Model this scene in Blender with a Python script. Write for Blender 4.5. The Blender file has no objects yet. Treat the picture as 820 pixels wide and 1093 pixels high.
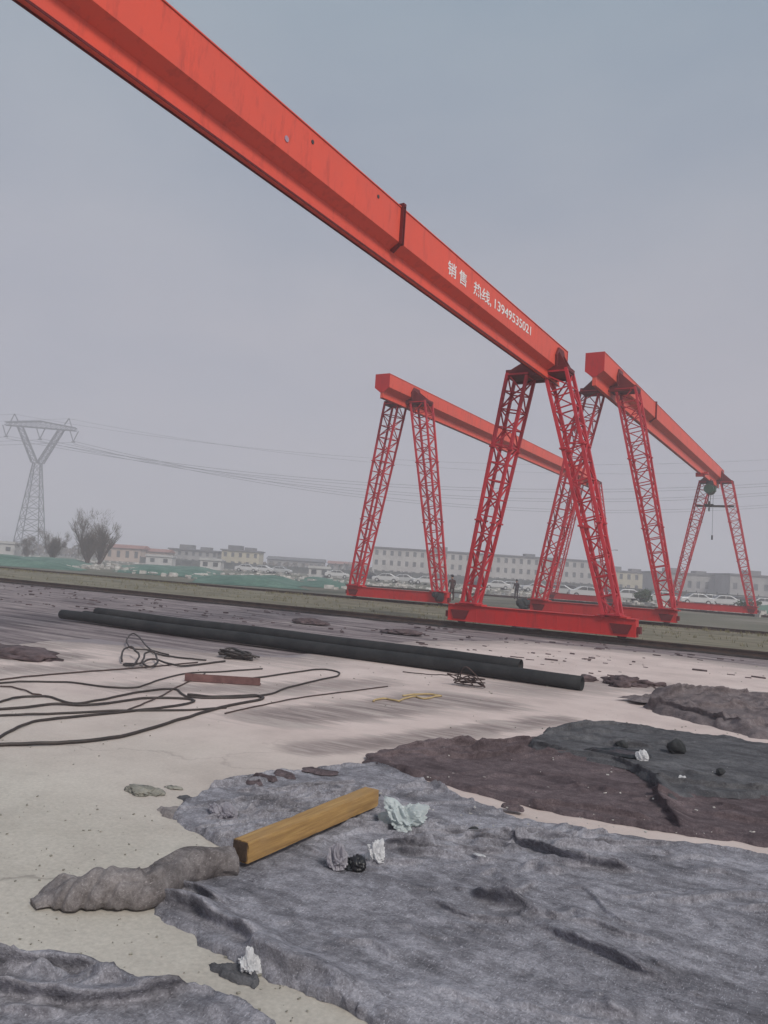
import bpy, bmesh, math, random
import numpy as np
from mathutils import Vector, Matrix
from mathutils.geometry import delaunay_2d_cdt

random.seed(7)
C = bpy.context.scene.collection
PI = math.pi

# ------------------------------------------------------------------ camera geometry (survey of the photograph)
F, YAW, PITCH, ROLL, EYE = 846.5, math.radians(30.973), math.radians(4.344), math.radians(3.693), 1.6
fw = np.array([-math.sin(YAW) * math.cos(PITCH), math.cos(YAW) * math.cos(PITCH), math.sin(PITCH)])
r0 = np.array([math.cos(YAW), math.sin(YAW), 0.0])
u0 = np.cross(r0, fw)
RT = math.cos(ROLL) * r0 + math.sin(ROLL) * u0
UP = -math.sin(ROLL) * r0 + math.cos(ROLL) * u0
CAM = np.array([0, 0, EYE])


def ray(px, py):
    return fw + RT * (px - 410) / F - UP * (py - 546.5) / F


def gp(px, py, z=0.0):
    """ground position surveyed from the photograph"""
    d = ray(px, py)
    p = CAM + d * (z - EYE) / d[2]
    return (float(p[0]), float(p[1]), z)


def far(px, depth, z=0.0):
    """position at a bearing and horizontal distance along the view"""
    d = ray(px, 610.8 + 0.0645 * (px - 410))
    t = depth / (d[0] * -math.sin(YAW) + d[1] * math.cos(YAW))
    return (float(d[0] * t), float(d[1] * t), z)


# ------------------------------------------------------------------ noise
def _h(i, j, s):
    v = np.sin(i * 127.1 + j * 311.7 + s * 74.7) * 43758.5453
    return v - np.floor(v)


def vnoise(x, y, s=0):
    x = np.asarray(x, float); y = np.asarray(y, float)
    i = np.floor(x); j = np.floor(y); a = x - i; b = y - j
    a = a * a * (3 - 2 * a); b = b * b * (3 - 2 * b)
    return ((_h(i, j, s) * (1 - a) + _h(i + 1, j, s) * a) * (1 - b) + (_h(i, j + 1, s) * (1 - a) + _h(i + 1, j + 1, s) * a) * b) * 2 - 1


def fbm(x, y, s=0, o=4):
    t = 0; a = 1; n = 0
    for k in range(o):
        t = t + a * vnoise(np.asarray(x) * 2 ** k, np.asarray(y) * 2 ** k, s + k * 13); n += a; a *= .5
    return t / n


def sstep(t):
    t = np.clip(t, 0, 1)
    return t * t * (3 - 2 * t)


# ------------------------------------------------------------------ materials
class NT:
    def __init__(s, name):
        s.m = bpy.data.materials.new(name); s.m.use_nodes = True
        s.n = s.m.node_tree.nodes; s.l = s.m.node_tree.links
        s.b = s.n['Principled BSDF']; s.out = s.n['Material Output']

    def add(s, t, **kw):
        n = s.n.new(t)
        for k, v in kw.items():
            if k.startswith('_'):
                setattr(n, k[1:], v)
            else:
                n.inputs[k.replace('__', ' ')].default_value = v
        return n

    def link(s, a, b):
        s.l.new(a, b)

    def coord(s, scale=(1, 1, 1), rot=(0, 0, 0), world=True):
        if world:
            g = s.add('ShaderNodeNewGeometry'); o = g.outputs['Position']
        else:
            g = s.add('ShaderNodeTexCoord'); o = g.outputs['Object']
        m = s.add('ShaderNodeMapping'); m.inputs['Scale'].default_value = scale; m.inputs['Rotation'].default_value = rot
        s.link(o, m.inputs['Vector'])
        return m.outputs[0]

    def noise(s, vec, scale, detail=5, rough=.6):
        n = s.add('ShaderNodeTexNoise'); n.inputs['Scale'].default_value = scale
        n.inputs['Detail'].default_value = detail; n.inputs['Roughness'].default_value = rough
        s.link(vec, n.inputs['Vector'])
        return n.outputs['Fac']

    def ramp(s, fac, stops):
        r = s.add('ShaderNodeValToRGB'); e = r.color_ramp.elements
        while len(e) < len(stops): e.new(.5)
        for q, (p, c) in zip(e, stops):
            q.position = p; q.color = (c, c, c, 1) if isinstance(c, (int, float)) else (*c, 1)
        s.link(fac, r.inputs['Fac'])
        return r.outputs['Color']

    def mix(s, fac, a, b, mode='MIX'):
        m = s.add('ShaderNodeMix'); m.data_type = 'RGBA'; m.blend_type = mode
        for v, i in ((fac, 0), (a, 6), (b, 7)):
            if isinstance(v, (int, float)): m.inputs[i].default_value = v
            elif isinstance(v, tuple): m.inputs[i].default_value = (*v, 1)
            else: s.link(v, m.inputs[i])
        return m.outputs[2]

    def math(s, op, a, b=0.0):
        m = s.add('ShaderNodeMath'); m.operation = op
        for v, i in ((a, 0), (b, 1)):
            if isinstance(v, (int, float)): m.inputs[i].default_value = v
            else: s.link(v, m.inputs[i])
        return m.outputs[0]

    def bump(s, h, dist, strength=1.0):
        b = s.add('ShaderNodeBump'); b.inputs['Distance'].default_value = dist; b.inputs['Strength'].default_value = strength
        s.link(h, b.inputs['Height']); s.link(b.outputs[0], s.b.inputs['Normal'])

    def color(s, c):
        if isinstance(c, tuple): s.b.inputs['Base Color'].default_value = (*c, 1)
        else: s.link(c, s.b.inputs['Base Color'])

    def rough(s, v):
        s.b.inputs['Roughness'].default_value = v

    def attr(s, name):
        a = s.add('ShaderNodeAttribute'); a.attribute_name = name
        return a.outputs['Fac']


def simple(name, c1, c2, scale=4.0, rough=.7, bump=0.0, metal=0.0, world=True, stretch=(1, 1, 1), lo=.35, hi=.68, fine=None):
    t = NT(name); v = t.coord(stretch, world=world)
    f = t.noise(v, scale, 6, .65)
    c = t.ramp(f, [(lo, c1), (hi, c2)])
    if fine:
        c = t.mix(fine[1], c, t.ramp(t.noise(v, fine[0], 3, .7), [(.3, .25), (.7, 1.0)]), 'MULTIPLY')
    t.color(c); t.rough(rough); t.b.inputs['Metallic'].default_value = metal
    if bump: t.bump(f, bump)
    return t.m


def red_paint(name, base, dull, dirt):
    t = NT(name); v = t.coord()
    a = t.noise(v, .8, 5, .6); b = t.noise(t.coord((1, 1, .25)), 5.0, 6, .7); c = t.noise(v, 22.0, 4, .7)
    col = t.mix(t.ramp(a, [(.35, 0.0), (.7, 1.0)]), base, dull)
    col = t.mix(t.math('MULTIPLY', t.ramp(b, [(.52, 0.0), (.75, 1.0)]), .6), col, dirt)
    col = t.mix(t.math('MULTIPLY', t.ramp(c, [(.62, 0.0), (.8, 1.0)]), .3), col, dirt)
    t.color(col); t.rough(.5); t.b.inputs['Specular IOR Level'].default_value = .3
    t.bump(c, .002)
    return t.m


M = {}
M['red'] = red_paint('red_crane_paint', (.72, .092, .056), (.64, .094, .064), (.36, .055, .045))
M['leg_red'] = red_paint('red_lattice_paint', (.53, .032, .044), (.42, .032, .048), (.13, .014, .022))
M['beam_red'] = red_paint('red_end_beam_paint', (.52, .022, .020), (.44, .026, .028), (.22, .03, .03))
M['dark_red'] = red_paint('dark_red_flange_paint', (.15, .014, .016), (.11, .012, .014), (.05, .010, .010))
M['white_paint'] = simple('white_lettering_paint', (.72, .70, .70), (.8, .79, .78), 8, .6)
M['steel_dark'] = simple('dark_steel', (.03, .027, .028), (.075, .06, .055), 6, .6, 0, .3)
M['rail'] = simple('rusty_rail_steel', (.035, .022, .018), (.085, .05, .038), 3, .75, .003, .2)
M['green_hoist'] = simple('green_hoist_paint', (.022, .065, .04), (.035, .09, .055), 5, .5)
M['motor'] = simple('dark_motor_paint', (.02, .022, .025), (.05, .05, .055), 9, .6)
M['blue_mark'] = simple('bluish_patch_paint', (.32, .22, .30), (.40, .28, .36), 9, .6)
M['pipe'] = simple('black_pipe', (.005, .007, .010), (.030, .031, .033), 2, .85, .003, .0, fine=(26, .4))
M['cable'] = simple('black_cable_rubber', (.018, .014, .014), (.045, .033, .03), 7, .6)
M['wire'] = simple('rusty_wire', (.03, .018, .018), (.075, .045, .04), 9, .7)
M['bar_brown'] = simple('brown_bar', (.10, .045, .045), (.17, .085, .08), 9, .75, .004)
M['black_plastic'] = simple('black_plastic', (.008, .008, .010), (.022, .022, .026), 9, .4)
M['straw'] = simple('yellow_straw', (.36, .26, .12), (.46, .35, .18), 9, .8)
M['scrap'] = simple('brown_scrap', (.045, .028, .032), (.13, .09, .095), 5, .85, .01)
M['clod'] = simple('grey_clod', (.17, .165, .14), (.33, .315, .275), 14, .95, .02)
M['stone'] = simple('dark_stone', (.012, .014, .016), (.04, .042, .045), 12, .9, .01)
M['glass_dark'] = simple('dark_window_glass', (.07, .075, .08), (.14, .145, .15), .5, .25)
M['tyre'] = simple('tyre_rubber', (.012, .012, .012), (.03, .03, .03), 9, .85)
M['skin'] = simple('skin', (.32, .18, .13), (.38, .22, .16), 9, .6)
M['cloth_dark'] = simple('dark_work_clothes', (.018, .014, .018), (.04, .03, .034), 9, .9)
M['cloth_brown'] = simple('brown_work_clothes', (.035, .016, .016), (.07, .03, .03), 9, .9)
M['pylon'] = simple('galvanised_pylon_steel', (.055, .06, .07), (.09, .095, .10), .3, .6)
M['lamp'] = simple('grey_pole', (.10, .10, .11), (.16, .16, .17), 2, .6)
M['grey_wall'] = simple('grey_plaster', (.24, .23, .23), (.34, .33, .32), .25, .9, fine=(1.5, .25))
M['pale_wall'] = simple('pale_grey_plaster', (.36, .34, .33), (.46, .44, .42), .25, .9, fine=(1.5, .25))
M['peach_wall'] = simple('peach_plaster', (.40, .31, .26), (.50, .40, .34), .3, .9, fine=(1.5, .25))
M['yellow_wall'] = simple('yellow_plaster', (.40, .36, .26), (.50, .45, .34), .3, .9, fine=(1.5, .25))
M['roof_grey'] = simple('grey_roof', (.10, .10, .11), (.17, .165, .17), .6, .9)
M['roof_red'] = simple('faded_red_roof', (.24, .11, .09), (.34, .17, .14), .6, .9)
M['white_sheet'] = simple('white_sheet_metal', (.38, .38, .38), (.50, .49, .48), .6, .6)
M['fence'] = simple('grey_fence_panels', (.055, .06, .06), (.13, .135, .13), .8, .85)
M['bark'] = simple('grey_brown_bark', (.055, .04, .032), (.11, .08, .062), 3, .95)
M['twigs'] = simple('bare_twigs', (.075, .058, .045), (.13, .10, .075), 2, .95)
M['foliage'] = simple('dark_green_leaves', (.018, .035, .018), (.05, .08, .04), 1.5, .9)
M['dry_grass'] = simple('dry_grass_blades', (.10, .095, .045), (.22, .19, .10), 2, .95)
M['net'] = simple('green_dust_net', (.045, .125, .095), (.15, .25, .20), .35, .9, .05, fine=(3, .5))
M['rubble'] = simple('pale_rubble', (.22, .21, .20), (.62, .60, .57), .9, .9)
CARP = {}
for n, c in dict(white=(.50, .50, .51), silver=(.42, .43, .44), dark=(.04, .045, .06), red=(.35, .03, .03)).items():
    CARP[n] = simple(n + '_car_paint', tuple(x * .92 for x in c), c, 1, .35)


def felt(name, dark, light, tint=(1, 1, 1)):
    t = NT(name); v = t.coord()
    big = t.noise(v, 1.3, 6, .65); mid = t.noise(v, 13, 5, .75); fine = t.noise(v, 75, 4, .75); fib = t.noise(t.coord((1, .25, 1), (0, 0, .7)), 160, 2, .6)
    f = t.math('ADD', t.math('MULTIPLY', big, .38), t.math('ADD', t.math('MULTIPLY', mid, .45), t.math('MULTIPLY', fine, .37)))
    c = t.ramp(f, [(.44, dark), (.60, tuple((a * .55 + b * .45) * q for a, b, q in zip(dark, light, tint))), (.76, light)])
    st = t.noise(t.coord((.9, 2.6, 1), (0, 0, -.2)), 1.6, 6, .7)
    c = t.mix(t.ramp(st, [(.48, 0.0), (.68, .75)]), c, tuple(q * .8 for q in dark))
    c = t.mix(t.ramp(fib, [(.60, 0.0), (.75, .35)]), c, tuple(min(1, x * 1.9) for x in light))
    t.color(c); t.rough(1.0); t.b.inputs['Specular IOR Level'].default_value = .1
    t.bump(t.math('ADD', t.math('MULTIPLY', mid, 1.0), t.math('ADD', t.math('MULTIPLY', fine, .35), t.math('MULTIPLY', fib, .15))), .012, .9)
    return t.m


M['felt_grey'] = felt('grey_felt', (.066, .063, .074), (.425, .42, .468))
M['felt_brown'] = felt('brown_felt', (.048, .036, .041), (.185, .146, .156))
M['felt_dark'] = felt('charcoal_felt', (.040, .040, .046), (.160, .160, .172))
M['felt_roll'] = felt('warm_grey_felt', (.095, .083, .084), (.33, .305, .305))
M['felt_purple'] = felt('purple_brown_felt', (.062, .050, .056), (.25, .215, .22))


def timber():
    t = NT('yellow_timber'); v = t.coord((1.2, 14, 14), world=False)
    g = t.noise(v, 2.2, 6, .65); b = t.noise(t.coord(world=False), 5, 4, .6)
    c = t.ramp(g, [(.3, (.23, .130, .048)), (.55, (.36, .215, .075)), (.75, (.46, .30, .12))])
    c = t.mix(t.ramp(b, [(.5, 0.0), (.75, .5)]), c, (.27, .17, .08))
    t.color(c); t.rough(.8); t.bump(g, .004)
    return t.m


M['timber'] = timber()
M['timber_end'] = simple('timber_end_grain', (.035, .022, .016), (.09, .055, .035), 18, .95, .004, world=False)


def film(name, c, tr=.35, rough=.25):
    t = NT(name); v = t.coord()
    n = t.noise(v, 30, 4, .6)
    t.color(t.mix(n, tuple(x * .8 for x in c), c)); t.rough(rough); t.bump(n, .01)
    b = t.add('ShaderNodeBsdfTranslucent'); b.inputs['Color'].default_value = (*c, 1)
    m = t.add('ShaderNodeMixShader'); m.inputs[0].default_value = tr
    t.link(t.b.outputs[0], m.inputs[1]); t.link(b.outputs[0], m.inputs[2]); t.link(m.outputs[0], t.out.inputs['Surface'])
    return t.m


M['film_white'] = film('white_plastic_film', (.80, .80, .82))
M['film_teal'] = film('pale_teal_plastic_film', (.66, .72, .73))
M['film_grey'] = film('clear_grey_plastic_film', (.42, .40, .45))
M['film_green'] = film('green_plastic_film', (.03, .22, .17))

# ---- ground materials: earth / concrete / verge share the same world-space noises


def ground_mat():
    t = NT('earth_ground'); v = t.coord()
    st = t.coord((.28, 3.4, 1), (0, 0, math.radians(-2)))
    a = t.noise(v, .12, 6, .6); s = t.noise(st, 1.1, 7, .68); f = t.noise(v, 9, 5, .7)
    soil = t.ramp(s, [(.36, (.045, .034, .040)), (.46, (.17, .135, .145)), (.56, (.27, .225, .23)), (.70, (.42, .365, .35))])
    farc = t.ramp(a, [(.35, (.10, .105, .075)), (.55, (.17, .16, .125)), (.7, (.25, .23, .20))])
    c = t.mix(t.attr('yard'), farc, soil)
    c = t.mix(.55, c, t.ramp(f, [(.25, .45), (.7, 1.0)]), 'MULTIPLY')
    t.color(c); t.rough(.95); t.bump(t.math('ADD', s, t.math('MULTIPLY', f, .4)), .05, .7)
    return t.m


def concrete_mat():
    t = NT('cream_concrete'); v = t.coord()
    st = t.coord((.45, 4.2, 1), (0, 0, math.radians(4)))
    a = t.noise(v, .9, 7, .65); s = t.noise(st, 1.3, 9, .74); f = t.noise(v, 40, 5, .7); p = t.noise(v, 3.3, 6, .7)
    base = t.ramp(a, [(.3, (.41, .375, .33)), (.5, (.49, .455, .405)), (.7, (.56, .525, .47))])
    base = t.mix(t.math('MULTIPLY', t.ramp(p, [(.52, 0.0), (.72, 1.0)]), .40), base, (.33, .30, .275))
    base = t.mix(.45, base, t.ramp(f, [(.3, .5), (.65, 1.0)]), 'MULTIPLY')
    cr = t.add('ShaderNodeTexVoronoi'); cr.feature = 'DISTANCE_TO_EDGE'; cr.inputs['Scale'].default_value = .33
    wv = t.add('ShaderNodeVectorMath'); wv.operation = 'ADD'; nv = t.add('ShaderNodeTexNoise'); nv.inputs['Scale'].default_value = 2.0; nv.inputs['Detail'].default_value = 6; t.link(v, nv.inputs['Vector']); t.link(v, wv.inputs[0]); t.link(nv.outputs['Color'], wv.inputs[1]); t.link(wv.outputs[0], cr.inputs['Vector'])
    base = t.mix(t.ramp(cr.outputs['Distance'], [(.002, .55), (.006, 0.0)]), base, (.16, .145, .13))
    base = t.mix(t.math('MULTIPLY', t.attr('dust'), .85), base, t.ramp(a, [(.3, (.47, .375, .355)), (.5, (.58, .47, .445)), (.7, (.66, .545, .515))]))
    soil = t.ramp(s, [(.34, (.11, .085, .085)), (.47, (.26, .21, .20)), (.57, (.39, .33, .31)), (.70, (.50, .44, .41))])
    d = t.attr('dirt')
    k = t.ramp(t.math('ADD', d, t.math('MULTIPLY', t.math('SUBTRACT', s, .5), 1.6)), [(.36, 0.0), (.60, 1.0)])
    c = t.mix(k, base, soil)
    w = t.ramp(t.math('ADD', t.attr('damp'), t.math('MULTIPLY', t.math('SUBTRACT', p, .5), .5)), [(.4, 0.0), (.6, 1.0)])
    c = t.mix(t.math('MULTIPLY', w, .8), c, (.20, .175, .195))
    t.color(c); t.rough(.8); t.bump(t.math('ADD', t.math('MULTIPLY', a, .5), t.math('ADD', t.math('MULTIPLY', f, .12), t.math('MULTIPLY', p, .3))), .02, .6)
    return t.m


M['ground'] = ground_mat()
M['concrete'] = concrete_mat()
M['verge'] = simple('dry_verge_soil', (.105, .095, .060), (.27, .24, .17), .9, .95, .05, stretch=(.4, 1.8, 1), fine=(7, .45))
M['hill'] = simple('far_hill_scrub', (.05, .06, .06), (.09, .095, .09), .02, .95)


# ------------------------------------------------------------------ mesh building
class MB:
    def __init__(s):
        s.v = []; s.f = []

    def quad(s, *p):
        n = len(s.v); s.v += [tuple(map(float, q)) for q in p]; s.f.append(tuple(range(n, n + len(p))))

    def box(s, c, size, R=None):
        n = len(s.v); c = Vector(c)
        for dx in (-.5, .5):
            for dy in (-.5, .5):
                for dz in (-.5, .5):
                    p = Vector((dx * size[0], dy * size[1], dz * size[2]))
                    if R is not None: p = R @ p
                    s.v.append(tuple(c + p))
        for f in ((0, 1, 3, 2), (4, 6, 7, 5), (0, 4, 5, 1), (2, 3, 7, 6), (0, 2, 6, 4), (1, 5, 7, 3)):
            s.f.append(tuple(n + i for i in f))

    def bar(s, a, b, w, h=None, up=(0, 0, 1)):
        a = Vector(a); b = Vector(b); d = b - a; L = d.length
        if L < 1e-6: return
        z = d / L; x = z.cross(Vector(up))
        if x.length < 1e-4: x = z.cross(Vector((1, 0, 0)))
        x.normalize(); y = x.cross(z)
        R = Matrix((x, y, z)).transposed()
        s.box((a + b) / 2, (w, h or w, L), R)

    def prism(s, poly, origin, ax, ay, az, depth):
        """poly in (ax, ay) plane extruded along az by depth"""
        o = Vector(origin); ax = Vector(ax); ay = Vector(ay); az = Vector(az); n = len(s.v); k = len(poly)
        for q in (0, depth):
            for (a, b) in poly: s.v.append(tuple(o + ax * a + ay * b + az * q))
        s.f.append(tuple(n + i for i in range(k))[::-1]); s.f.append(tuple(n + k + i for i in range(k)))
        for i in range(k):
            j = (i + 1) % k; s.f.append((n + i, n + j, n + k + j, n + k + i))

    def tube(s, pts, r, seg=8, cap=True, sq=None):
        pts = [Vector(p) for p in pts]; k = len(pts); n = len(s.v)
        rr = r if isinstance(r, (list, tuple)) else [r] * k
        up = Vector((0, 0, 1))
        for i, p in enumerate(pts):
            t = (pts[min(i + 1, k - 1)] - pts[max(i - 1, 0)]).normalized()
            x = t.cross(up)
            if x.length < 1e-3: x = t.cross(Vector((1, 0, 0)))
            x.normalize(); y = x.cross(t)
            for j in range(seg):
                a = 2 * PI * j / seg
                s.v.append(tuple(p + (x * math.cos(a) + y * math.sin(a) * (sq or 1)) * rr[i]))
        for i in range(k - 1):
            for j in range(seg):
                q = (j + 1) % seg
                s.f.append((n + i * seg + j, n + i * seg + q, n + (i + 1) * seg + q, n + (i + 1) * seg + j))
        if cap:
            s.f.append(tuple(n + j for j in range(seg))[::-1]); s.f.append(tuple(n + (k - 1) * seg + j for j in range(seg)))

    def disc(s, c, axis, r, depth, seg=16):
        c = Vector(c); a = Vector(axis).normalized() * depth / 2
        s.tube([c - a, c + a], r, seg)

    def build(s, name, mat, parent=None, smooth=False, bevel=0, origin=None):
        me = bpy.data.meshes.new(name); me.from_pydata(s.v, [], s.f); me.validate()
        bm = bmesh.new(); bm.from_mesh(me); bmesh.ops.recalc_face_normals(bm, faces=bm.faces); bm.to_mesh(me); bm.free()
        o = bpy.data.objects.new(name, me); C.objects.link(o)
        if mat: me.materials.append(mat)
        if smooth: me.shade_smooth()
        if origin is not None:
            me.transform(Matrix.Translation(-Vector(origin))); o.location = origin
        if bevel:
            m = o.modifiers.new('edge', 'BEVEL'); m.width = bevel; m.segments = 2; m.limit_method = 'ANGLE'
        if parent: o.parent = parent
        return o


def tag(o, label=None, cat=None, group=None, kind=None):
    if label: o['label'] = label
    if cat: o['category'] = cat
    if group: o['group'] = group
    if kind: o['kind'] = kind
    return o


def empty(name, loc, rz=0.0):
    o = bpy.data.objects.new(name, None); C.objects.link(o); o.location = loc; o.rotation_euler.z = rz; o.empty_display_size = .2
    return o


def copy_tree(o, parent=None):
    c = o.copy(); C.objects.link(c)
    if parent: c.parent = parent
    for ch in list(o.children): copy_tree(ch, c)
    return c


def smooth_path(pts, n=8):
    """Catmull-Rom through the points"""
    P = [Vector(p) for p in pts]; P = [P[0] * 2 - P[1]] + P + [P[-1] * 2 - P[-2]]; out = []
    for i in range(1, len(P) - 2):
        a, b, c, d = P[i - 1], P[i], P[i + 1], P[i + 2]
        for k in range(n):
            t = k / n
            out.append(.5 * ((2 * b) + (c - a) * t + (2 * a - 5 * b + 4 * c - d) * t * t + (3 * b - a - 3 * c + d) * t ** 3))
    out.append(P[-2])
    return out


def seg_dist(x, y, line, closed=False):
    """distance of points to a polyline, and the signed side of the nearest segment"""
    best = np.full(len(x), 1e9); side = np.zeros(len(x)); n = len(line)
    for i in range(n if closed else n - 1):
        ax, ay = line[i][:2]; bx, by = line[(i + 1) % n][:2]; dx, dy = bx - ax, by - ay; L = dx * dx + dy * dy + 1e-12
        t = np.clip(((x - ax) * dx + (y - ay) * dy) / L, 0, 1)
        ex = x - ax - t * dx; ey = y - ay - t * dy; d = np.sqrt(ex * ex + ey * ey)
        m = d < best; best = np.where(m, d, best); side = np.where(m, np.sign(dx * ey - dy * ex), side)
    return best, side


def inside(x, y, poly):
    r = np.zeros(len(x), bool); n = len(poly)
    for i in range(n):
        ax, ay = poly[i][:2]; bx, by = poly[(i + 1) % n][:2]
        c = (ay > y) != (by > y)
        r ^= c & (x < (bx - ax) * (y - ay) / ((by - ay) if by != ay else 1e-9) + ax)
    return r


def sheet_mesh(outline, cell, jag=0.0, seed=0, jscale=6.0):
    """triangulated sheet inside an outline; returns x, y, tris, distance to edge"""
    o = []
    n = len(outline)
    for i in range(n):
        a = outline[i]; b = outline[(i + 1) % n]; L = math.hypot(b[0] - a[0], b[1] - a[1]); k = max(1, int(L / cell))
        for j in range(k): o.append((a[0] + (b[0] - a[0]) * j / k, a[1] + (b[1] - a[1]) * j / k))
    o = np.array(o)
    if jag:
        jx = fbm(o[:, 0] * jscale, o[:, 1] * jscale, seed + 3, 4); jy = fbm(o[:, 0] * jscale + 91, o[:, 1] * jscale, seed + 5, 4)
        o = o + np.stack([jx, jy], 1) * jag
    lo = o.min(0); hi = o.max(0)
    xs = np.arange(lo[0], hi[0], cell); ys = np.arange(lo[1], hi[1], cell * .866)
    X, Y = np.meshgrid(xs, ys); X = X + (np.arange(len(ys)) % 2)[:, None] * cell * .5
    rs = np.random.RandomState(seed); X = X.ravel() + rs.uniform(-.18, .18, X.size) * cell; Y = Y.ravel() + rs.uniform(-.18, .18, Y.size) * cell
    ol = [tuple(p) for p in o]
    k = inside(X, Y, ol); X = X[k]; Y = Y[k]
    d, _ = seg_dist(X, Y, ol, True); k = d > cell * .55; X = X[k]; Y = Y[k]
    vs = [Vector(p) for p in ol] + [Vector((a, b)) for a, b in zip(X, Y)]
    ed = [(i, (i + 1) % len(ol)) for i in range(len(ol))]
    V, _, T, *_ = delaunay_2d_cdt(vs, ed, [], 1, 1e-7)
    x = np.array([v.x for v in V]); y = np.array([v.y for v in V])
    d, _ = seg_dist(x, y, ol, True)
    return x, y, T, d


def link_sheet(name, x, y, z, T, mat, origin, attrs=None):
    me = bpy.data.meshes.new(name)
    me.from_pydata([(a - origin[0], b - origin[1], c - origin[2]) for a, b, c in zip(x, y, z)], [], [tuple(t) for t in T])
    if attrs:
        for k, v in attrs.items():
            at = me.attributes.new(k, 'FLOAT', 'POINT'); at.data.foreach_set('value', np.asarray(v, dtype=np.float32))
    if sum(p.normal.z * p.area for p in me.polygons) < 0: me.flip_normals()
    me.materials.append(mat); me.shade_smooth()
    o = bpy.data.objects.new(name, me); C.objects.link(o); o.location = origin
    return o


def cloth(name, px, cell, mat, thick=.022, amp=.012, wscale=3.0, stretch=(1.0, 1.0, 0.0), folds=(), lumps=(), zb=0.004, jag=.03, seed=0, edge=.03, fine=.004, edgelift=None, creases=()):
    ol = [gp(*p)[:2] if len(p) == 2 else p[:2] for p in px]
    x, y, T, d = sheet_mesh(ol, cell, jag, seed)
    rise = sstep(d / edge)
    ca, sa = math.cos(stretch[2]), math.sin(stretch[2])
    u = (x * ca + y * sa) * stretch[0]; w = (-x * sa + y * ca) * stretch[1]
    wx = u + .25 * fbm(x * 1.7, y * 1.7, seed + 40, 3); wy = w + .25 * fbm(x * 1.7, y * 1.7, seed + 50, 3)
    n = 1 - np.abs(fbm(wx * wscale, wy * wscale, seed + 9, 4)) * 2.2         # ridged wrinkles
    n = np.maximum(n, -.2)
    z = zb + rise * thick * (1 + .35 * fbm(x * 5, y * 5, seed + 2, 3)) + sstep(d / (edge * 3)) * amp * (n * .8 + .8 * fbm(x * .9, y * .9, seed + 70, 3) + .5)
    z += rise * fine * fbm(x * 28, y * 28, seed + 20, 3)
    dxs = np.zeros_like(x); dys = np.zeros_like(x)
    for (line, h, wd, asym) in folds:
        L = [gp(*p)[:2] for p in line]; L = [(p.x, p.y) for p in smooth_path([(a, b, 0) for a, b in L], 5)]
        dd, sd = seg_dist(x + .03 * fbm(x * 6, y * 6, seed + 33, 3), y + .03 * fbm(x * 6, y * 6, seed + 34, 3), L)
        wl = np.where(sd > 0, wd, wd * asym)
        # taper along the fold ends
        e0 = np.hypot(x - L[0][0], y - L[0][1]); e1 = np.hypot(x - L[-1][0], y - L[-1][1])
        tp = sstep(np.minimum(e0, e1) / (wd * 3.0) + .15)
        b = np.exp(-(dd / wl) ** 2) * tp * rise * (1 + .4 * fbm(x * 7, y * 7, seed + 35, 2))
        z += h * 1.5 * b
        vx, vy = L[-1][0] - L[0][0], L[-1][1] - L[0][1]; vl = math.hypot(vx, vy) + 1e-9
        dxs += vy / vl * h * 1.7 * b; dys += -vx / vl * h * 1.7 * b
    rs_ = random.Random(seed * 7 + 1)
    for (x0, y0, x1, y1, cnt, h0, w0, ang) in creases:       # fields of short wandering creases
        for _ in range(cnt):
            cx, cy = rs_.uniform(x0, x1), rs_.uniform(y0, y1); ln = rs_.uniform(.25, 1.1) * (x1 - x0) * .35; th = ang + rs_.gauss(0, .16)
            pts = [gp(cx + ln * k * math.cos(th), cy + ln * k * math.sin(th) * .45 + rs_.gauss(0, (y1 - y0) * .035))[:2] for k in (-.5, -.2, .15, .5)]
            L = [(p.x, p.y) for p in smooth_path([(a, b, 0) for a, b in pts], 4)]
            m = (x > min(p[0] for p in L) - .3) & (x < max(p[0] for p in L) + .3) & (y > min(p[1] for p in L) - .3) & (y < max(p[1] for p in L) + .3)
            if not m.any(): continue
            xm, ym = x[m], y[m]; wd = w0 * rs_.uniform(.6, 1.5); hh = h0 * rs_.uniform(.4, 1.4)
            dd, sd = seg_dist(xm + .035 * fbm(xm * 7, ym * 7, seed + 33, 3), ym + .035 * fbm(xm * 7, ym * 7, seed + 34, 3), L)
            wl = np.maximum(np.where(sd > 0, wd, wd * rs_.uniform(.3, .55)), cell * 1.15)
            e = np.minimum(np.hypot(xm - L[0][0], ym - L[0][1]), np.hypot(xm - L[-1][0], ym - L[-1][1]))
            b = np.exp(-(dd / wl) ** 2) * sstep(e / (wd * 4) + .1) * rise[m]
            z[m] += hh * 1.15 * b
            vx, vy = L[-1][0] - L[0][0], L[-1][1] - L[0][1]; vl = math.hypot(vx, vy) + 1e-9
            ln_ = min(1.5, .8 * wd / hh)
            dxs[m] += vy / vl * hh * ln_ * b; dys[m] += -vx / vl * hh * ln_ * b
    for (p, h, rx, ry) in lumps:
        a, b = gp(*p)[:2]
        q = ((x - a) / rx) ** 2 + ((y - b) / ry) ** 2
        z += h * np.exp(-q) * rise * (1 + .7 * fbm(x * 9, y * 9, seed + 61, 3))
    if edgelift:
        z += edgelift * np.exp(-((d - edge * 1.6) / (edge * 1.0)) ** 2) * np.clip(fbm(x * 3.5, y * 3.5, seed + 81, 3) + .35, 0, 1)
    z = np.maximum(z, .003); x = x + dxs; y = y + dys
    org = (float(x.mean()), float(y.mean()), 0.0)
    return link_sheet(name, x, y, z, T, mat, org)


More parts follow.
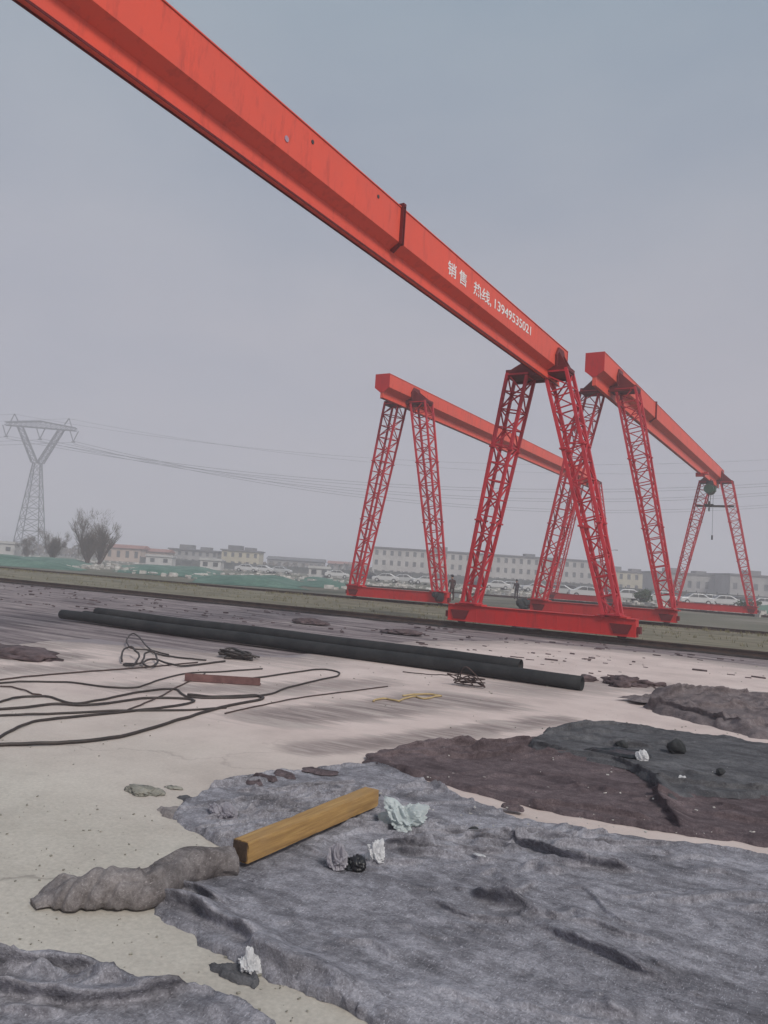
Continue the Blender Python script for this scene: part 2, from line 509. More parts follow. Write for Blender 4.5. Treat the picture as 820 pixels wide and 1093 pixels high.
def crumple(name, center, size, mat, seed, amp=.35, sub=4, ears=(), flat=.55, parent=None):
    bm = bmesh.new(); bmesh.ops.create_icosphere(bm, subdivisions=sub, radius=1)
    P = np.array([v.co[:] for v in bm.verts])
    n1 = fbm(P[:, 0] * 1.7 + P[:, 2] * 1.1, P[:, 1] * 1.7 - P[:, 2] * .8, seed, 2)
    n2 = np.abs(fbm(P[:, 0] * 3.1 + P[:, 2] * 2.2, P[:, 1] * 3.1 - P[:, 2] * 1.9, seed + 5, 3))
    rr = 1 + amp * (n1 * 1.1 - n2 * 1.6 + .3)
    if name in ('plastic_bag', 'white_scrap'): rr = rr + .30 * np.abs(fbm(P[:, 0] * 6 + P[:, 2] * 5, P[:, 1] * 6 - P[:, 2] * 4, seed + 8, 3)) - .1
    for (dx, dy, dz, h, w) in ears:
        dv = np.array((dx, dy, dz)) / math.sqrt(dx * dx + dy * dy + dz * dz)
        c = P @ dv
        rr += h * np.exp(-((1 - c) / w))
    Q = P * rr[:, None] * np.array(size)
    zmin = -size[2] * flat
    Q[:, 2] = np.maximum(Q[:, 2], zmin) - zmin
    for v, q in zip(bm.verts, Q): v.co = q
    me = bpy.data.meshes.new(name); bm.to_mesh(me); bm.free(); me.materials.append(mat)
    if not name in ('plastic_bag', 'lining', 'white_scrap'): me.shade_smooth()
    o = bpy.data.objects.new(name, me); C.objects.link(o); o.location = center
    if parent: o.parent = parent
    return o


# ------------------------------------------------------------------ GROUND
RAIL1, RAIL2, RAIL3 = 23.27, 36.73, 69.7


def axis(lo, hi, step, far_, grow=1.25):
    a = list(np.arange(lo, hi + step, step)); s = step
    while a[-1] < far_: s *= grow; a.append(min(a[-1] + s, far_))
    s = step
    while a[0] > -far_: s *= grow; a.insert(0, max(a[0] - s, -far_))
    return np.array(a)


def build_ground():
    xs = axis(-45, 14, .22, 1500); ys = axis(-1, 36, .22, 1500)
    X, Y = np.meshgrid(xs, ys); x = X.ravel(); y = Y.ravel()
    yard = sstep((RAIL1 + .3 - y) / .6) * sstep((y + 40) / 10)
    rough = yard * sstep((y - 10) / 6)
    z = -.012 + rough * (.035 * fbm(x * .8, y * 2.4, 5, 4) - .02)
    z += (1 - yard) * sstep((y - RAIL2 - 3) / 20) * .25 * np.maximum(0, fbm(x * .12, y * .12, 8, 3)) * (np.hypot(x, y) < 260)
    z = np.where(y < 17.5, np.minimum(z, -.004), np.minimum(z, .03))
    z = np.where(y > 40, np.maximum(z, -.01), z)
    nx = len(xs); ny = len(ys)
    F = [(j * nx + i, j * nx + i + 1, (j + 1) * nx + i + 1, (j + 1) * nx + i) for j in range(ny - 1) for i in range(nx - 1)]
    me = bpy.data.meshes.new('ground'); me.from_pydata(np.stack([x, y, z], 1).tolist(), [], F)
    at = me.attributes.new('yard', 'FLOAT', 'POINT'); at.data.foreach_set('value', yard.astype(np.float32))
    me.materials.append(M['ground']); me.shade_smooth()
    o = bpy.data.objects.new('ground', me); C.objects.link(o); o['kind'] = 'structure'


build_ground()

# cream concrete yard in the foreground
ypx = [(-60, 698), (0, 690), (60, 683), (100, 682), (170, 690), (240, 698), (300, 700), (380, 690), (450, 684), (560, 684), (700, 697), (820, 712), (1000, 735)]
yo = [gp(*p)[:2] for p in ypx] + [(9, 13), (9, -6), (-9, -6), (-19, 3)]
x, y, T, d = sheet_mesh(yo, .16, .18, 4, .9)
gpx = lambda L: [gp(*p)[:2] for p in L]
dirt = np.clip(1 - d / 3.2, 0, 1) * .72
dirt = np.where(y < 6.5, dirt * sstep((y - 4.5) / 2), dirt)
# trodden dirty area right of the cables and in front of the pipe
for L, wd, k in (([(300, 765), (400, 758), (470, 745), (520, 752)], .75, .80), ([(330, 800), (420, 792), (520, 778), (600, 768)], .4, .75), ([(150, 735), (300, 735), (400, 728)], .8, .62),
                 ([(560, 735), (660, 730), (820, 745)], 1.4, .60), ([(0, 715), (120, 712)], .9, .62), ([(170, 868), (260, 845), (380, 815)], .10, .5), ([(0, 700), (60, 700)], .8, .85)):
    q, _ = seg_dist(x, y, gpx(L)); dirt = np.maximum(dirt, k * np.exp(-(q / wd) ** 2))
damp = np.zeros_like(x)
q, _ = seg_dist(x, y, gpx([(60, 680), (180, 688), (290, 697)])); damp = np.maximum(damp, np.exp(-(q / .9) ** 2) * .9)
o = link_sheet('concrete_yard', x, y, np.where(d < .03, -.002, .004) + .002 * fbm(x, y, 3, 3), T, M['concrete'], (0, 0, 0), dict(dirt=dirt, damp=damp, dust=sstep((y - 3.2 + .8 * fbm(x * .5, y * .5, 61, 4)) / 3.5)))
o['kind'] = 'structure'

# dry verge between the two crane rails
x, y, T, d = sheet_mesh([(-90, RAIL1 + .35), (-30, RAIL1 + .35), (12, RAIL1 + .35), (40, RAIL1 + .35), (40, RAIL2 - .3), (-90, RAIL2 - .3)], .7, .12, 6, 1.0)
o = link_sheet('verge', x, y, .05 + .05 * fbm(x * .5, y * .5, 9, 4) * sstep(d / 1.5), T, M['verge'], (0, 0, 0)); o['kind'] = 'structure'

# dry grass tufts on the verge
rs = np.random.RandomState(3); mb = MB()
for i in range(5200):
    gx = rs.uniform(-60, 8); gy = rs.choice([rs.uniform(RAIL1 + .4, RAIL2 - .5), rs.uniform(RAIL2 - 1.6, RAIL2 - .4), rs.uniform(RAIL1 + .4, RAIL1 + 1.1)])
    if fbm(gx * .25, gy * .5, 77, 3) < -.05: continue
    for k in range(3):
        a = rs.uniform(0, 2 * PI); h = rs.uniform(.05, .17); w = .018
        bx = gx + rs.normal(0, .05); by = gy + rs.normal(0, .05)
        mb.quad((bx - w * math.cos(a), by - w * math.sin(a), .02), (bx + w * math.cos(a), by + w * math.sin(a), .02), (bx + rs.normal(0, .05), by + rs.normal(0, .05), .04 + h))
mb.build('verge_grass', M['dry_grass'])
tag(bpy.data.objects['verge_grass'], 'thin dry grass tufts on the strip between the crane rails', 'grass', kind='stuff')

# hills beyond
for (p0, p1, dep, h, s) in ((-380, 330, 1250, 30, 1), (520, 1250, 1350, 20, 2)):
    n = 60; mb = MB(); prev = None
    for i in range(n + 1):
        p = p0 + (p1 - p0) * i / n; a = far(p, dep); b = far(p, dep + 90)
        hh = h * math.sin(PI * i / n) ** .6 * (.75 + .35 * float(fbm(i * .15, 3.3, s, 3)))
        cur = ((a[0], a[1], -1), ((a[0] + b[0]) / 2, (a[1] + b[1]) / 2, hh), (b[0], b[1], -1))
        if prev:
            mb.quad(prev[0], cur[0], cur[1], prev[1]); mb.quad(prev[1], cur[1], cur[2], prev[2])
        prev = cur
    o = mb.build('hills', M['hill']); o['kind'] = 'structure'


# ------------------------------------------------------------------ RAILS
def rail(y0, x0, x1, label):
    mb = MB()
    prof = [(-.07, 0), (.07, 0), (.07, .02), (.014, .035), (.014, .105), (.036, .115), (.036, .15), (-.036, .15), (-.036, .115), (-.014, .105), (-.014, .035), (-.07, .02)]
    t = empty('crane_rail', ((x0 + x1) / 2, y0, 0))
    mb.prism([(a, b - .0) for a, b in prof], (x0 - (x0 + x1) / 2, 0, 0.02), (0, 1, 0), (0, 0, 1), (1, 0, 0), x1 - x0)
    mb.build('rail_head', M['rail'], t)
    mb = MB(); mb.box((0, 0, .0), (x1 - x0 + .1, .34, .05)); mb.build('bed_plate', M['steel_dark'], t)
    tag(t, label, 'rail', 'crane rails')
    return t


rail(RAIL1, -70, -1.15, 'dark steel crane rail nearest the concrete yard, ending at the right')
rail(RAIL2, -100, 30, 'dark steel crane rail behind the dry verge, under two far cranes')
rail(RAIL3, -46, 30, 'crane rail farthest back, under the small far end beam')
ZR = .17


# ------------------------------------------------------------------ GANTRY CRANES
def lattice(bot, top, wb, wt, n, rc=.048, rb=.020, axis_y=(0, 1, 0)):
    """four-chord tapered lattice leg between two points"""
    mb = MB(); bot = Vector(bot); top = Vector(top); d = (top - bot).normalized()
    yv = Vector(axis_y); xv = yv.cross(d).normalized(); yv = d.cross(xv).normalized()

    def cor(t, i):
        w = (wb + (wt - wb) * min(1.0, (t * 1.05)) ** .8) / 2; sx, sy = ((-1, -1), (1, -1), (1, 1), (-1, 1))[i]
        return bot + (top - bot) * t + xv * w * sx + yv * w * sy
    for i in range(4):
        for k in range(n):
            mb.bar(cor(k / n, i), cor((k + 1) / n, i), rc * 2, rc * 2)
        j = (i + 1) % 4
        for k in range(n + 1):
            mb.bar(cor(k / n, i), cor(k / n, j), rb * 2, rb * 2)
            if k < n:
                m = (cor(k / n, i) + cor(k / n, j)) / 2
                if (k + i) % 2:
                    mb.bar(cor(k / n, i), cor((k + 1) / n, j), rb * 2, rb * 2.0)
                else:
                    mb.bar(cor(k / n, j), cor((k + 1) / n, i), rb * 2, rb * 2.0)
    # bolted joint flanges a third and two thirds up
    for t in (.36, .68):
        for i in range(4):
            c = cor(t, i); mb.box(c, (rc * 3.6, rc * 3.6, .05))
    # foot and head plates
    mb.box(bot + Vector((0, 0, .02)), (wb + .16, wb + .16, .04)); mb.box(top, (wt + .10, wt + .10, .05))
    return mb


def a_frame(t, y0, zleg, top_half, base_half, L, zsaddle, gw, zcheek, wt, wb, out, motor=False, n=13, ladder=False, tx=0.0):
    """two lattice legs, saddle and wheeled end beam, in the crane's frame"""
    zb = ZR + .05; hb = .52
    mb = MB(); mb.box((0, y0, zb + hb / 2), (2 * L, .34, hb))
    for sx in (-1, 1):
        mb.box((sx * base_half, y0, zb + hb + .02), (wb + .5, .46, .045))
    for k in range(9):  # stiffeners
        mb.box((-L + (k + .5) * 2 * L / 9, y0 - .172, zb + hb / 2), (.02, .012, hb - .06))
    mb.box((0, y0, zb + hb - .012), (2 * L + .02, .42, .022)); mb.box((0, y0, zb + .012), (2 * L + .02, .42, .022))
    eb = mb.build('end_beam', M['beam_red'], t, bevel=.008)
    for sx in (-1, 1):
        w = MB(); w.disc((sx * (L - .42), y0, ZR + .17), (0, 1, 0), .17, .09, 18); w.disc((sx * (L - .42), y0, ZR + .17), (0, 1, 0), .20, .02, 18)
        w.build('wheel', M['steel_dark'], eb)
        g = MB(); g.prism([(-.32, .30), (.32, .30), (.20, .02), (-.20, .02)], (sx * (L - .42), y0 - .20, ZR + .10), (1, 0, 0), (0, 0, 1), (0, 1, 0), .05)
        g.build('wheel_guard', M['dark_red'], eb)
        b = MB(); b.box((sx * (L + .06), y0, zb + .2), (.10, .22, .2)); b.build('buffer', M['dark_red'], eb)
    if motor:
        m = MB(); cx = motor * (L - .5)
        m.tube([(cx - .05, y0 - .5, zb + .42), (cx - .05, y0 - .14, zb + .42)], .15, 14); m.box((cx + .2, y0 - .26, zb + .34), (.30, .22, .34)); m.tube([(cx - .05, y0 - .56, zb + .42), (cx - .05, y0 - .5, zb + .42)], .11, 14)
        m.build('drive_motor', M['motor'], eb)
    for sx in (-1, 1):
        mb = lattice((sx * base_half, y0, zb + hb + .05), (tx + sx * top_half, y0, zleg), wb, wt, n)
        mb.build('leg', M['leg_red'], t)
        if ladder and sx == 1:
            pass
    # saddle: cross beam under the girder, cheeks gripping its sides, gussets
    mb = MB()
    mb.box((tx, y0, zsaddle - .12), (2 * top_half + wt + .10, wt + .05, .22))
    for sx in (-1, 1):
        mb.prism([(-wt * .55, -.05), (wt * .55, -.05), (wt * .62, (zcheek - zsaddle) * .55), (wt * .34, zcheek - zsaddle), (-wt * .34, zcheek - zsaddle), (-wt * .62, (zcheek - zsaddle) * .55)],
                 (sx * (gw / 2 + .012), y0, zsaddle), (0, 1, 0), (0, 0, 1), (sx, 0, 0), .06)
        for k in (-.35, .35):
            mb.prism([(0, -.02), (max(.12, top_half + sx * tx + wt * .4 - gw / 2), -.02), (0, (zcheek - zsaddle) * .8)], (sx * (gw / 2 + .07), y0 + k * wt - .015, zsaddle), (sx, 0, 0), (0, 0, 1), (0, 1, 0), .03)
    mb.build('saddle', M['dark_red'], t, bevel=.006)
    return eb


def gantry(x0, base_y, yA, yB, ov0, ov1, gw, zt, zb, zi, top_half, base_half, L, label, splice=(), motorA=0, wt=.95, wb=.56, zleg=None, n=13, flw=.085, tx=0.0):
    t = empty('gantry_crane', (x0, base_y, 0)); tag(t, label, 'crane', 'red lattice legged gantry cranes')
    ys, ye = yA - ov0 - base_y, yB + ov1 - base_y
    nb = .06 if gw < .6 else .09; zn = zb - (gw / 2 - nb) * .62
    # box girder: upright web plates, inclined lower plates, then the hoist track under it
    mb = MB()
    poly = [(-gw / 2, zt), (-gw / 2, zb), (-nb, zn), (-nb * .92, zn), (-nb * .92, zi + .03), (-flw, zi + .03), (-flw, zi), (flw, zi), (flw, zi + .03), (nb * .92, zi + .03), (nb * .92, zn), (nb, zn), (gw / 2, zb), (gw / 2, zt)]
    mb.prism(poly, (0, ys, 0), (1, 0, 0), (0, 0, 1), (0, 1, 0), ye - ys)
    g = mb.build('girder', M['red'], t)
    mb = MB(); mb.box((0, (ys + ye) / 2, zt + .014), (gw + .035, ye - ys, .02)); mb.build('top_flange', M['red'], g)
    mb = MB()
    for sx in (-1, 1):   # thin edge angles welded under the track flange
        mb.box((sx * (flw - .006), (ys + ye) / 2, zi - .018), (.012, ye - ys - .02, .03))
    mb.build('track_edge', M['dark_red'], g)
    for yy in (ys - .012, ye + .012):
        mb = MB(); mb.prism([(-gw / 2 - .02, zt + .03), (-gw / 2 - .02, zb), (-nb, zn - .06), (nb, zn - .06), (gw / 2 + .02, zb), (gw / 2 + .02, zt + .03)], (0, yy - .01, 0), (1, 0, 0), (0, 0, 1), (0, 1, 0), .02)
        mb.build('end_plate', M['beam_red'], g)
    for s in splice:
        mb = MB(); h = zt - zb; yy = s - base_y
        for sx in (-1, 1):
            for k in (-.04, .04):
                mb.box((sx * (gw / 2 + .035), yy + k, zb + h / 2), (.07, .018, h + .10))
            mb.prism([(0, 0), (.07, 0), (nb + .06 - gw / 2, zn - zb - .06), (nb - gw / 2, zn - zb)], (sx * gw / 2 if sx > 0 else -gw / 2, yy - .03, zb), (sx, 0, 0), (0, 0, 1), (0, 1, 0), .06)
        mb.box((0, yy, zt + .06), (gw + .14, .10, .06))
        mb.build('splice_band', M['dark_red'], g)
    zl = zleg or (zb + zi) / 2
    for i, yy in enumerate((yA - base_y, yB - base_y)):
        a_frame(t, yy, zl, top_half, base_half, L, zl + .16, gw, zt - .18 * (zt - zb), wt, wb, 0, motor=motorA if i == 0 else 0, n=n, tx=tx)
    return t, g


X1, X2, X3 = -8.288, -20.95, -10.1
c1, g1 = gantry(X1, RAIL1, -10.7, RAIL1, 2.0, .75, .54, 8.944, 8.233, 7.84, .62, 2.24, 2.95, 'big red gantry crane nearest the camera, its girder crossing the sky overhead',
                splice=(13.3,), motorA=0, wt=.66, wb=.42, zleg=8.05, n=13, flw=.075, tx=-.33)
c2, g2 = gantry(X2, RAIL2, RAIL2, RAIL3, 2.8, 1.2, .82, 11.66, 10.98, 10.46, .80, 2.55, 3.05, 'red gantry crane at the left, its girder passing behind the nearest crane',
                splice=(), motorA=1, wt=.86, wb=.54, n=16)
c3, g3 = gantry(X3, RAIL2, RAIL2, RAIL3, 2.65, 1.0, .82, 11.86, 11.05, 10.40, .82, 2.95, 3.35, 'red gantry crane at the right with both of its lattice frames in view',
                splice=(44.5,), motorA=0, wt=.86, wb=.54, n=16)

# equipment on the end beams
# small fittings on the nearest girder's face: two dark holes and one bluish patch
for (yy, zz, r, mat, nm) in ((10.23, 8.76, .035, 'motor', 'bolt_hole'), (12.38, 8.78, .035, 'motor', 'bolt_hole'), (9.55, 8.46, .05, 'blue_mark', 'paint_patch')):
    mb = MB(); mb.disc((.27 + .006, yy - RAIL1, zz), (1, 0, 0), r, .014, 14); mb.build(nm, M[mat], g1)


# white lettering along the nearest girder
def lettering(txt, y0, y1, z, zend, parent):
    cu = bpy.data.curves.new('lettering', 'FONT'); cu.body = txt; cu.size = .34; cu.extrude = .002; cu.space_character = 1.0; cu.offset = .003
    ob = bpy.data.objects.new('lettering', cu); C.objects.link(ob)
    dg = bpy.context.evaluated_depsgraph_get(); me = bpy.data.meshes.new_from_object(ob.evaluated_get(dg)); bpy.data.objects.remove(ob)
    xs = [v.co.x for v in me.vertices]; s = (y1 - y0) / (max(xs) - min(xs)); x0 = min(xs)
    for v in me.vertices:
        a, b, c = v.co; v.co = (.27 + .006 + c, y0 + (a - x0) * s, z + b * 1.02 + (zend - z) * (a - x0) / (max(xs) - x0))
    o = bpy.data.objects.new('lettering', me); C.objects.link(o); me.materials.clear(); me.materials.append(M['white_paint']); o.parent = parent
    return o


lettering('销 售', 15.45 - RAIL1, 16.45 - RAIL1, 8.41, 8.43, g1)
lettering('热线,', 16.85 - RAIL1, 17.92 - RAIL1, 8.43, 8.45, g1)
lettering('13949535021', 18.14 - RAIL1, 20.75 - RAIL1, 8.46, 8.52, g1)

# hoist under the far end of the right-hand crane
h = empty('electric_hoist', (X3, 66.6, 9.75)); tag(h, 'green electric hoist hanging under the far end of the right crane', 'hoist')
mb = MB(); mb.tube([(0, -.75, 0), (0, .55, 0)], .36, 16); mb.tube([(0, .55, 0), (0, .95, 0)], .26, 14); mb.box((.34, -.1, .05), (.24, .5, .4)); mb.build('drum', M['green_hoist'], h, bevel=.01)
mb = MB()
for yy in (-.45, .3):
    mb.box((0, yy, .48), (.42, .12, .34))
    for sx in (-1, 1): mb.disc((sx * .13, yy, .70), (1, 0, 0), .11, .06, 14)
mb.box((0, -.07, .62), (.14, .9, .08)); mb.build('trolley', M['motor'], h)
mb = MB()
for k in (-.1, .1): mb.tube([(k, -.1, -.3), (k * .6, -.1, -1.0)], .022, 6)
mb.build('wire_rope', M['steel_dark'], h)
mb = MB(); mb.disc((0, -.1, -1.1), (1, 0, 0), .2, .14, 16); mb.tube(smooth_path([(0, -.1, -1.25), (0, -.1, -1.42), (0, .02, -1.55), (0, -.1, -1.68), (0, -.24, -1.56), (0, -.23, -1.48)], 5), .045, 8); mb.build('hook', M['steel_dark'], h)
mb = MB(); mb.tube([(.2, .4, -.2), (.22, .35, -3.6)], .012, 6); mb.box((.22, .35, -3.75), (.12, .08, .35)); mb.build('control_pendant', M['motor'], h)
# tie bar between the legs of that frame, belongs to the crane
mb = MB(); mb.bar((-1.45, RAIL3 - RAIL2 - .3, 8.75), (1.45, RAIL3 - RAIL2 - .3, 8.75), .16, .16); mb.box((-.45, RAIL3 - RAIL2 - .35, 8.86), (.7, .3, .1)); mb.build('tie_bar', M['steel_dark'], c3)
# buffer stops beneath the right girder near its far end
mb = MB(); mb.box((0, 62.0 - RAIL2, 10.32), (.62, .3, .28)); mb.box((.42, 62.0 - RAIL2, 10.42), (.24, .5, .16)); mb.build('limit_stop', M['beam_red'], g3)
# cross plates under the two near frames
for (ct, x_, yy, zz, hw) in ((c3, -.2, -.62, 10.62, 1.3), (c1, -.33, .45, 7.98, .95)):
    mb = MB(); mb.bar((-hw + x_, yy, zz), (hw + x_, yy, zz), .10, .10); mb.build('cross_bar', M['dark_red'], ct)

# ------------------------------------------------------------------ PIPES, CABLES, SCRAP IN THE YARD
R_ = .115


def pipe(a, b, label, r=R_, sag=0.0, z=None):
    a = Vector(a); b = Vector(b); n = 26; z = z or r + .01; zf = z if callable(z) else (lambda t: z)
    pts = []
    for i in range(n + 1):
        t = i / n; p = a.lerp(b, t); p.z = zf(t) + .006 * math.sin(t * 17); p.y += sag * math.sin(PI * t) + .045 * math.sin(t * 7 + a.x) * min(1, 6 * t * (1 - t))
        pts.append(p)
    mid = (a + b) / 2; mid.z = 0
    mb = MB(); seg = 18
    mb.tube(pts, r, seg, cap=False)
    t0 = empty('pipe', mid)
    # inner wall and rims so the ends are open
    n0 = len(mb.v)
    mb.tube(pts, r * .86, seg, cap=False)
    k = len(pts)
    for e in (0, (k - 1) * seg):
        for j in range(seg):
            q = (j + 1) % seg
            mb.f.append((e + j, e + q, n0 + e + q, n0 + e + j))
    o = mb.build('pipe', M['pipe'], None, smooth=False, origin=mid)
    bpy.data.objects.remove(t0)
    for p in o.data.polygons: p.use_smooth = len(p.vertices) == 4
    tag(o, label, 'pipe', 'black pipes lying across the yard')
    return o


pa0 = gp(64, 661); pa1 = gp(620, 738)
pipe((pa0[0], pa0[1] + .05, 0), (pa1[0], pa1[1] + .06, 0), 'long black pipe lying nearest the camera, its right end the farthest out', .11)
pipe((pa0[0] + .35, pa0[1] + .41, 0), (-4.9, 12.46, 0), 'long black pipe on the ground behind the front one', .11)
pipe((pa0[0] + 1.0, pa0[1] + .23, 0), (-4.62, 12.28, 0), 'long black pipe resting on the other two, ending short of them', .11, z=.2465)


def strand(name, px, r, mat, label, cat, group=None, zs=None, seg=8, n=8, jit=0.0):
    P = []
    for i, p in enumerate(px):
        g = gp(p[0], p[1]); z = r + .006 + (p[2] if len(p) > 2 else 0)
        P.append((g[0], g[1], z))
    mb = MB(); pts = smooth_path(P, n)
    for i, p in enumerate(pts):
        p.z = max(p.z, r + .005)
        p.x += (jit + .012) * float(vnoise(i * .4, 1.1, 5)); p.y += (jit + .018) * float(vnoise(i * .4, 7.1, 6)); p.z += .006 * max(0, float(vnoise(i * .3, 3.1, 7)))
    mb.tube(pts, r, seg)
    c = gp(*px[len(px) // 2][:2])
    o = mb.build(name, mat, smooth=True, origin=(c[0], c[1], 0))
    tag(o, label, cat, group)
    return o


def q4(L): return [(p[0] / 2, 640 + p[1] / 2, *(p[2:])) for p in L]


CG = 'black cables strewn on the concrete'
strand('cable', q4([(-60, 318), (0, 315), (120, 312), (240, 300), (330, 278), (400, 255), (480, 232), (552, 218), (560, 212), (540, 208), (470, 212), (400, 208)]), 0.0156, M['cable'], 'thick black cable lying nearest, curving along the front of the tangle', 'cable', CG)
strand('cable', q4([(-40, 322), (0, 298), (60, 268), (130, 257), (250, 245), (330, 236), (398, 226), (410, 217), (330, 213), (250, 222), (190, 229), (110, 228), (50, 235), (-40, 240)]), 0.0131, M['cable'], 'black cable doubling back in a narrow hairpin left of the brown bar', 'cable', CG)
strand('cable', q4([(-40, 232), (0, 222), (40, 212), (100, 211), (160, 225), (220, 216), (300, 200), (370, 194), (400, 210), (470, 213), (560, 208), (620, 190), (680, 175), (722, 165), (720, 157), (690, 151), (640, 156), (560, 168), (520, 172)]), 0.0123, M['cable'], 'wavy black cable reaching farthest right in a rounded loop', 'cable', CG)
strand('cable', q4([(-40, 254), (0, 251), (100, 248), (250, 241), (400, 239), (480, 234)]), 0.0115, M['cable'], 'straight black cable between the thick front cable and the hairpin', 'cable', CG)
strand('cable', q4([(-40, 184), (0, 181), (60, 178), (150, 180), (230, 189), (290, 190), (340, 174), (400, 160), (480, 156), (560, 150)]), .011, M['cable'], 'thin dark cable crossing behind the brown bar', 'cable', CG)
strand('cable', q4([(-40, 180), (0, 174), (80, 165), (200, 155), (320, 146), (420, 136)]), .010, M['wire'], 'thin rusty line leading from the left towards the looped wire', 'cable', CG)
strand('cable', q4([(270, 240), (300, 228), (350, 205), (400, 178), (440, 160)]), .009, M['wire'], 'short thin line crossing the cables near the bar', 'cable', CG)
strand('cable', q4([(0, 188), (30, 190), (60, 200), (85, 207)]), .009, M['wire'], 'short loose line at the left edge above the cables', 'cable', CG)
strand('cable', q4([(480, 246), (560, 228), (640, 212), (730, 200), (830, 187)]), .008, M['wire'], 'thin pale-brown line running right from the tangle', 'cable', CG)
strand('wire_loop', q4([(440, 132), (400, 128), (350, 122), (318, 112, .03), (298, 94, .10), (282, 88, .12), (270, 97, .08), (280, 110, .03), (320, 113, .02), (360, 120)]), .013, M['cable'], 'black wire with a single loop at its left end', 'wire')
strand('wire_loop', q4([(260, 138, .02), (262, 125, .1), (280, 122, .13), (294, 133, .08), (286, 146, .02), (264, 140), (300, 143, .03), (310, 131, .1), (330, 129, .1), (336, 141, .04), (320, 150, .02), (305, 143, .03), (330, 136, .04), (380, 146, .01), (440, 139), (480, 134)]), .015, M['cable'], 'black wire with two overlapping loops, in front of the single loop', 'wire')


def tangle(name, c, rx, ry, h, r, mat, label, cat, seed, n=26, group=None):
    rs = random.Random(seed); P = []; g = gp(*c)
    for i in range(n):
        a = i * 2.1 + rs.uniform(-.7, .7); q = rs.uniform(.35, 1)
        P.append((g[0] + math.cos(a) * rx * q, g[1] + math.sin(a) * ry * q, r + .005 + abs(rs.gauss(0, 1)) * h))
    mb = MB(); mb.tube(smooth_path(P, 6), r, 6); o = mb.build(name, mat, smooth=True, origin=(g[0], g[1], 0)); tag(o, label, cat, group)
    return o


tangle('rope_heap', (254, 703), .42, .3, .05, .016, M['steel_dark'], 'bluish dark rope heaped near the middle of the pipes', 'rope', 5, 34)
tangle('wire_tangle', (496, 733), .33, .2, .09, .009, M['wire'], 'tangle of thin rusty wire lying in front of the pipe end', 'wire', 9, 26)
strand('wire_tangle', [(430, 718), (455, 722, .02), (475, 725, .05), (490, 728, .1)], .008, M['wire'], 'loose straight wire trailing left from the wire tangle', 'wire')
strand('straw_rope', [(398, 750), (412, 747), (425, 750), (440, 745), (455, 747), (468, 744), (452, 742), (430, 744)], .012, M['straw'], 'pale yellow cord squiggling on the trodden concrete', 'rope', jit=.02)
a = Vector(gp(198, 727)); b = Vector(gp(278, 732)); a.z = b.z = .0
t = empty('steel_bar', (a + b) / 2); tag(t, 'short reddish brown steel bar lying among the cables', 'bar')
dv = (b - a); L = dv.length; t.rotation_euler.z = math.atan2(dv.y, dv.x)
mb = MB(); mb.prism([(-.06, .012), (.06, .012), (.06, .026), (-.044, .026), (-.044, .11), (-.06, .11)], (-L / 2, 0, 0), (0, 1, 0), (0, 0, 1), (1, 0, 0), L); mb.build('angle', M['bar_brown'], t)
mb = MB(); mb.box((-.1, 0, .03), (.18, .02, .008)); mb.build('weld_plate', M['bar_brown'], t)

mb = MB(); rs = random.Random(77)
for i in range(1500):
    g = gp(rs.uniform(-20, 840), 700 + 393 * rs.random() ** 1.6); 
    if float(fbm(g[0] * .9, g[1] * .9, 91, 3)) < -.05: continue
    s_ = (.0015 + .006 * rs.random() ** 2.5) * (1 + .10 * g[1])
    mb.box((g[0], g[1], .006 + s_ * .3), (s_ * rs.uniform(.8, 2.2), s_, s_ * .7), Matrix.Rotation(rs.uniform(0, 3), 3, 'Z') @ Matrix.Rotation(rs.uniform(-.5, .5), 3, 'X'))
o = mb.build('grit', M['clod']); tag(o, 'fine grit and crumbs scattered on the concrete', 'grit', kind='stuff')

# heap of scrap behind the pipe end
sc = gp(660, 730)
rs = random.Random(4)
for i in range(16):
    s = rs.uniform(.04, .12); p = (sc[0] + rs.gauss(0, .26), sc[1] + rs.gauss(0, .22), 0.0)
    o = crumple('scrap_piece', p, (s * rs.uniform(1.2, 2.6), s, s * rs.uniform(.35, .8)), M['scrap'], 30 + i, .6, 3); o.rotation_euler.z = rs.uniform(0, 3)
    tag(o, 'brown crumpled scrap in the little heap right of the pipe end', 'scrap', 'scrap heaped right of the pipe end')
for i in range(5):
    mb = MB(); p = Vector((sc[0] + rs.gauss(0, .2), sc[1] + rs.gauss(0, .2), .03)); d = Vector((rs.gauss(0, 1), rs.gauss(0, 1), abs(rs.gauss(0, .5)))).normalized()
    mb.bar(p, p + d * rs.uniform(.2, .45), .018); o = mb.build('scrap_stick', M['wire'], origin=(p.x, p.y, 0)); tag(o, 'thin dark stick poking out of the scrap heap', 'stick', 'sticks in the scrap heap')

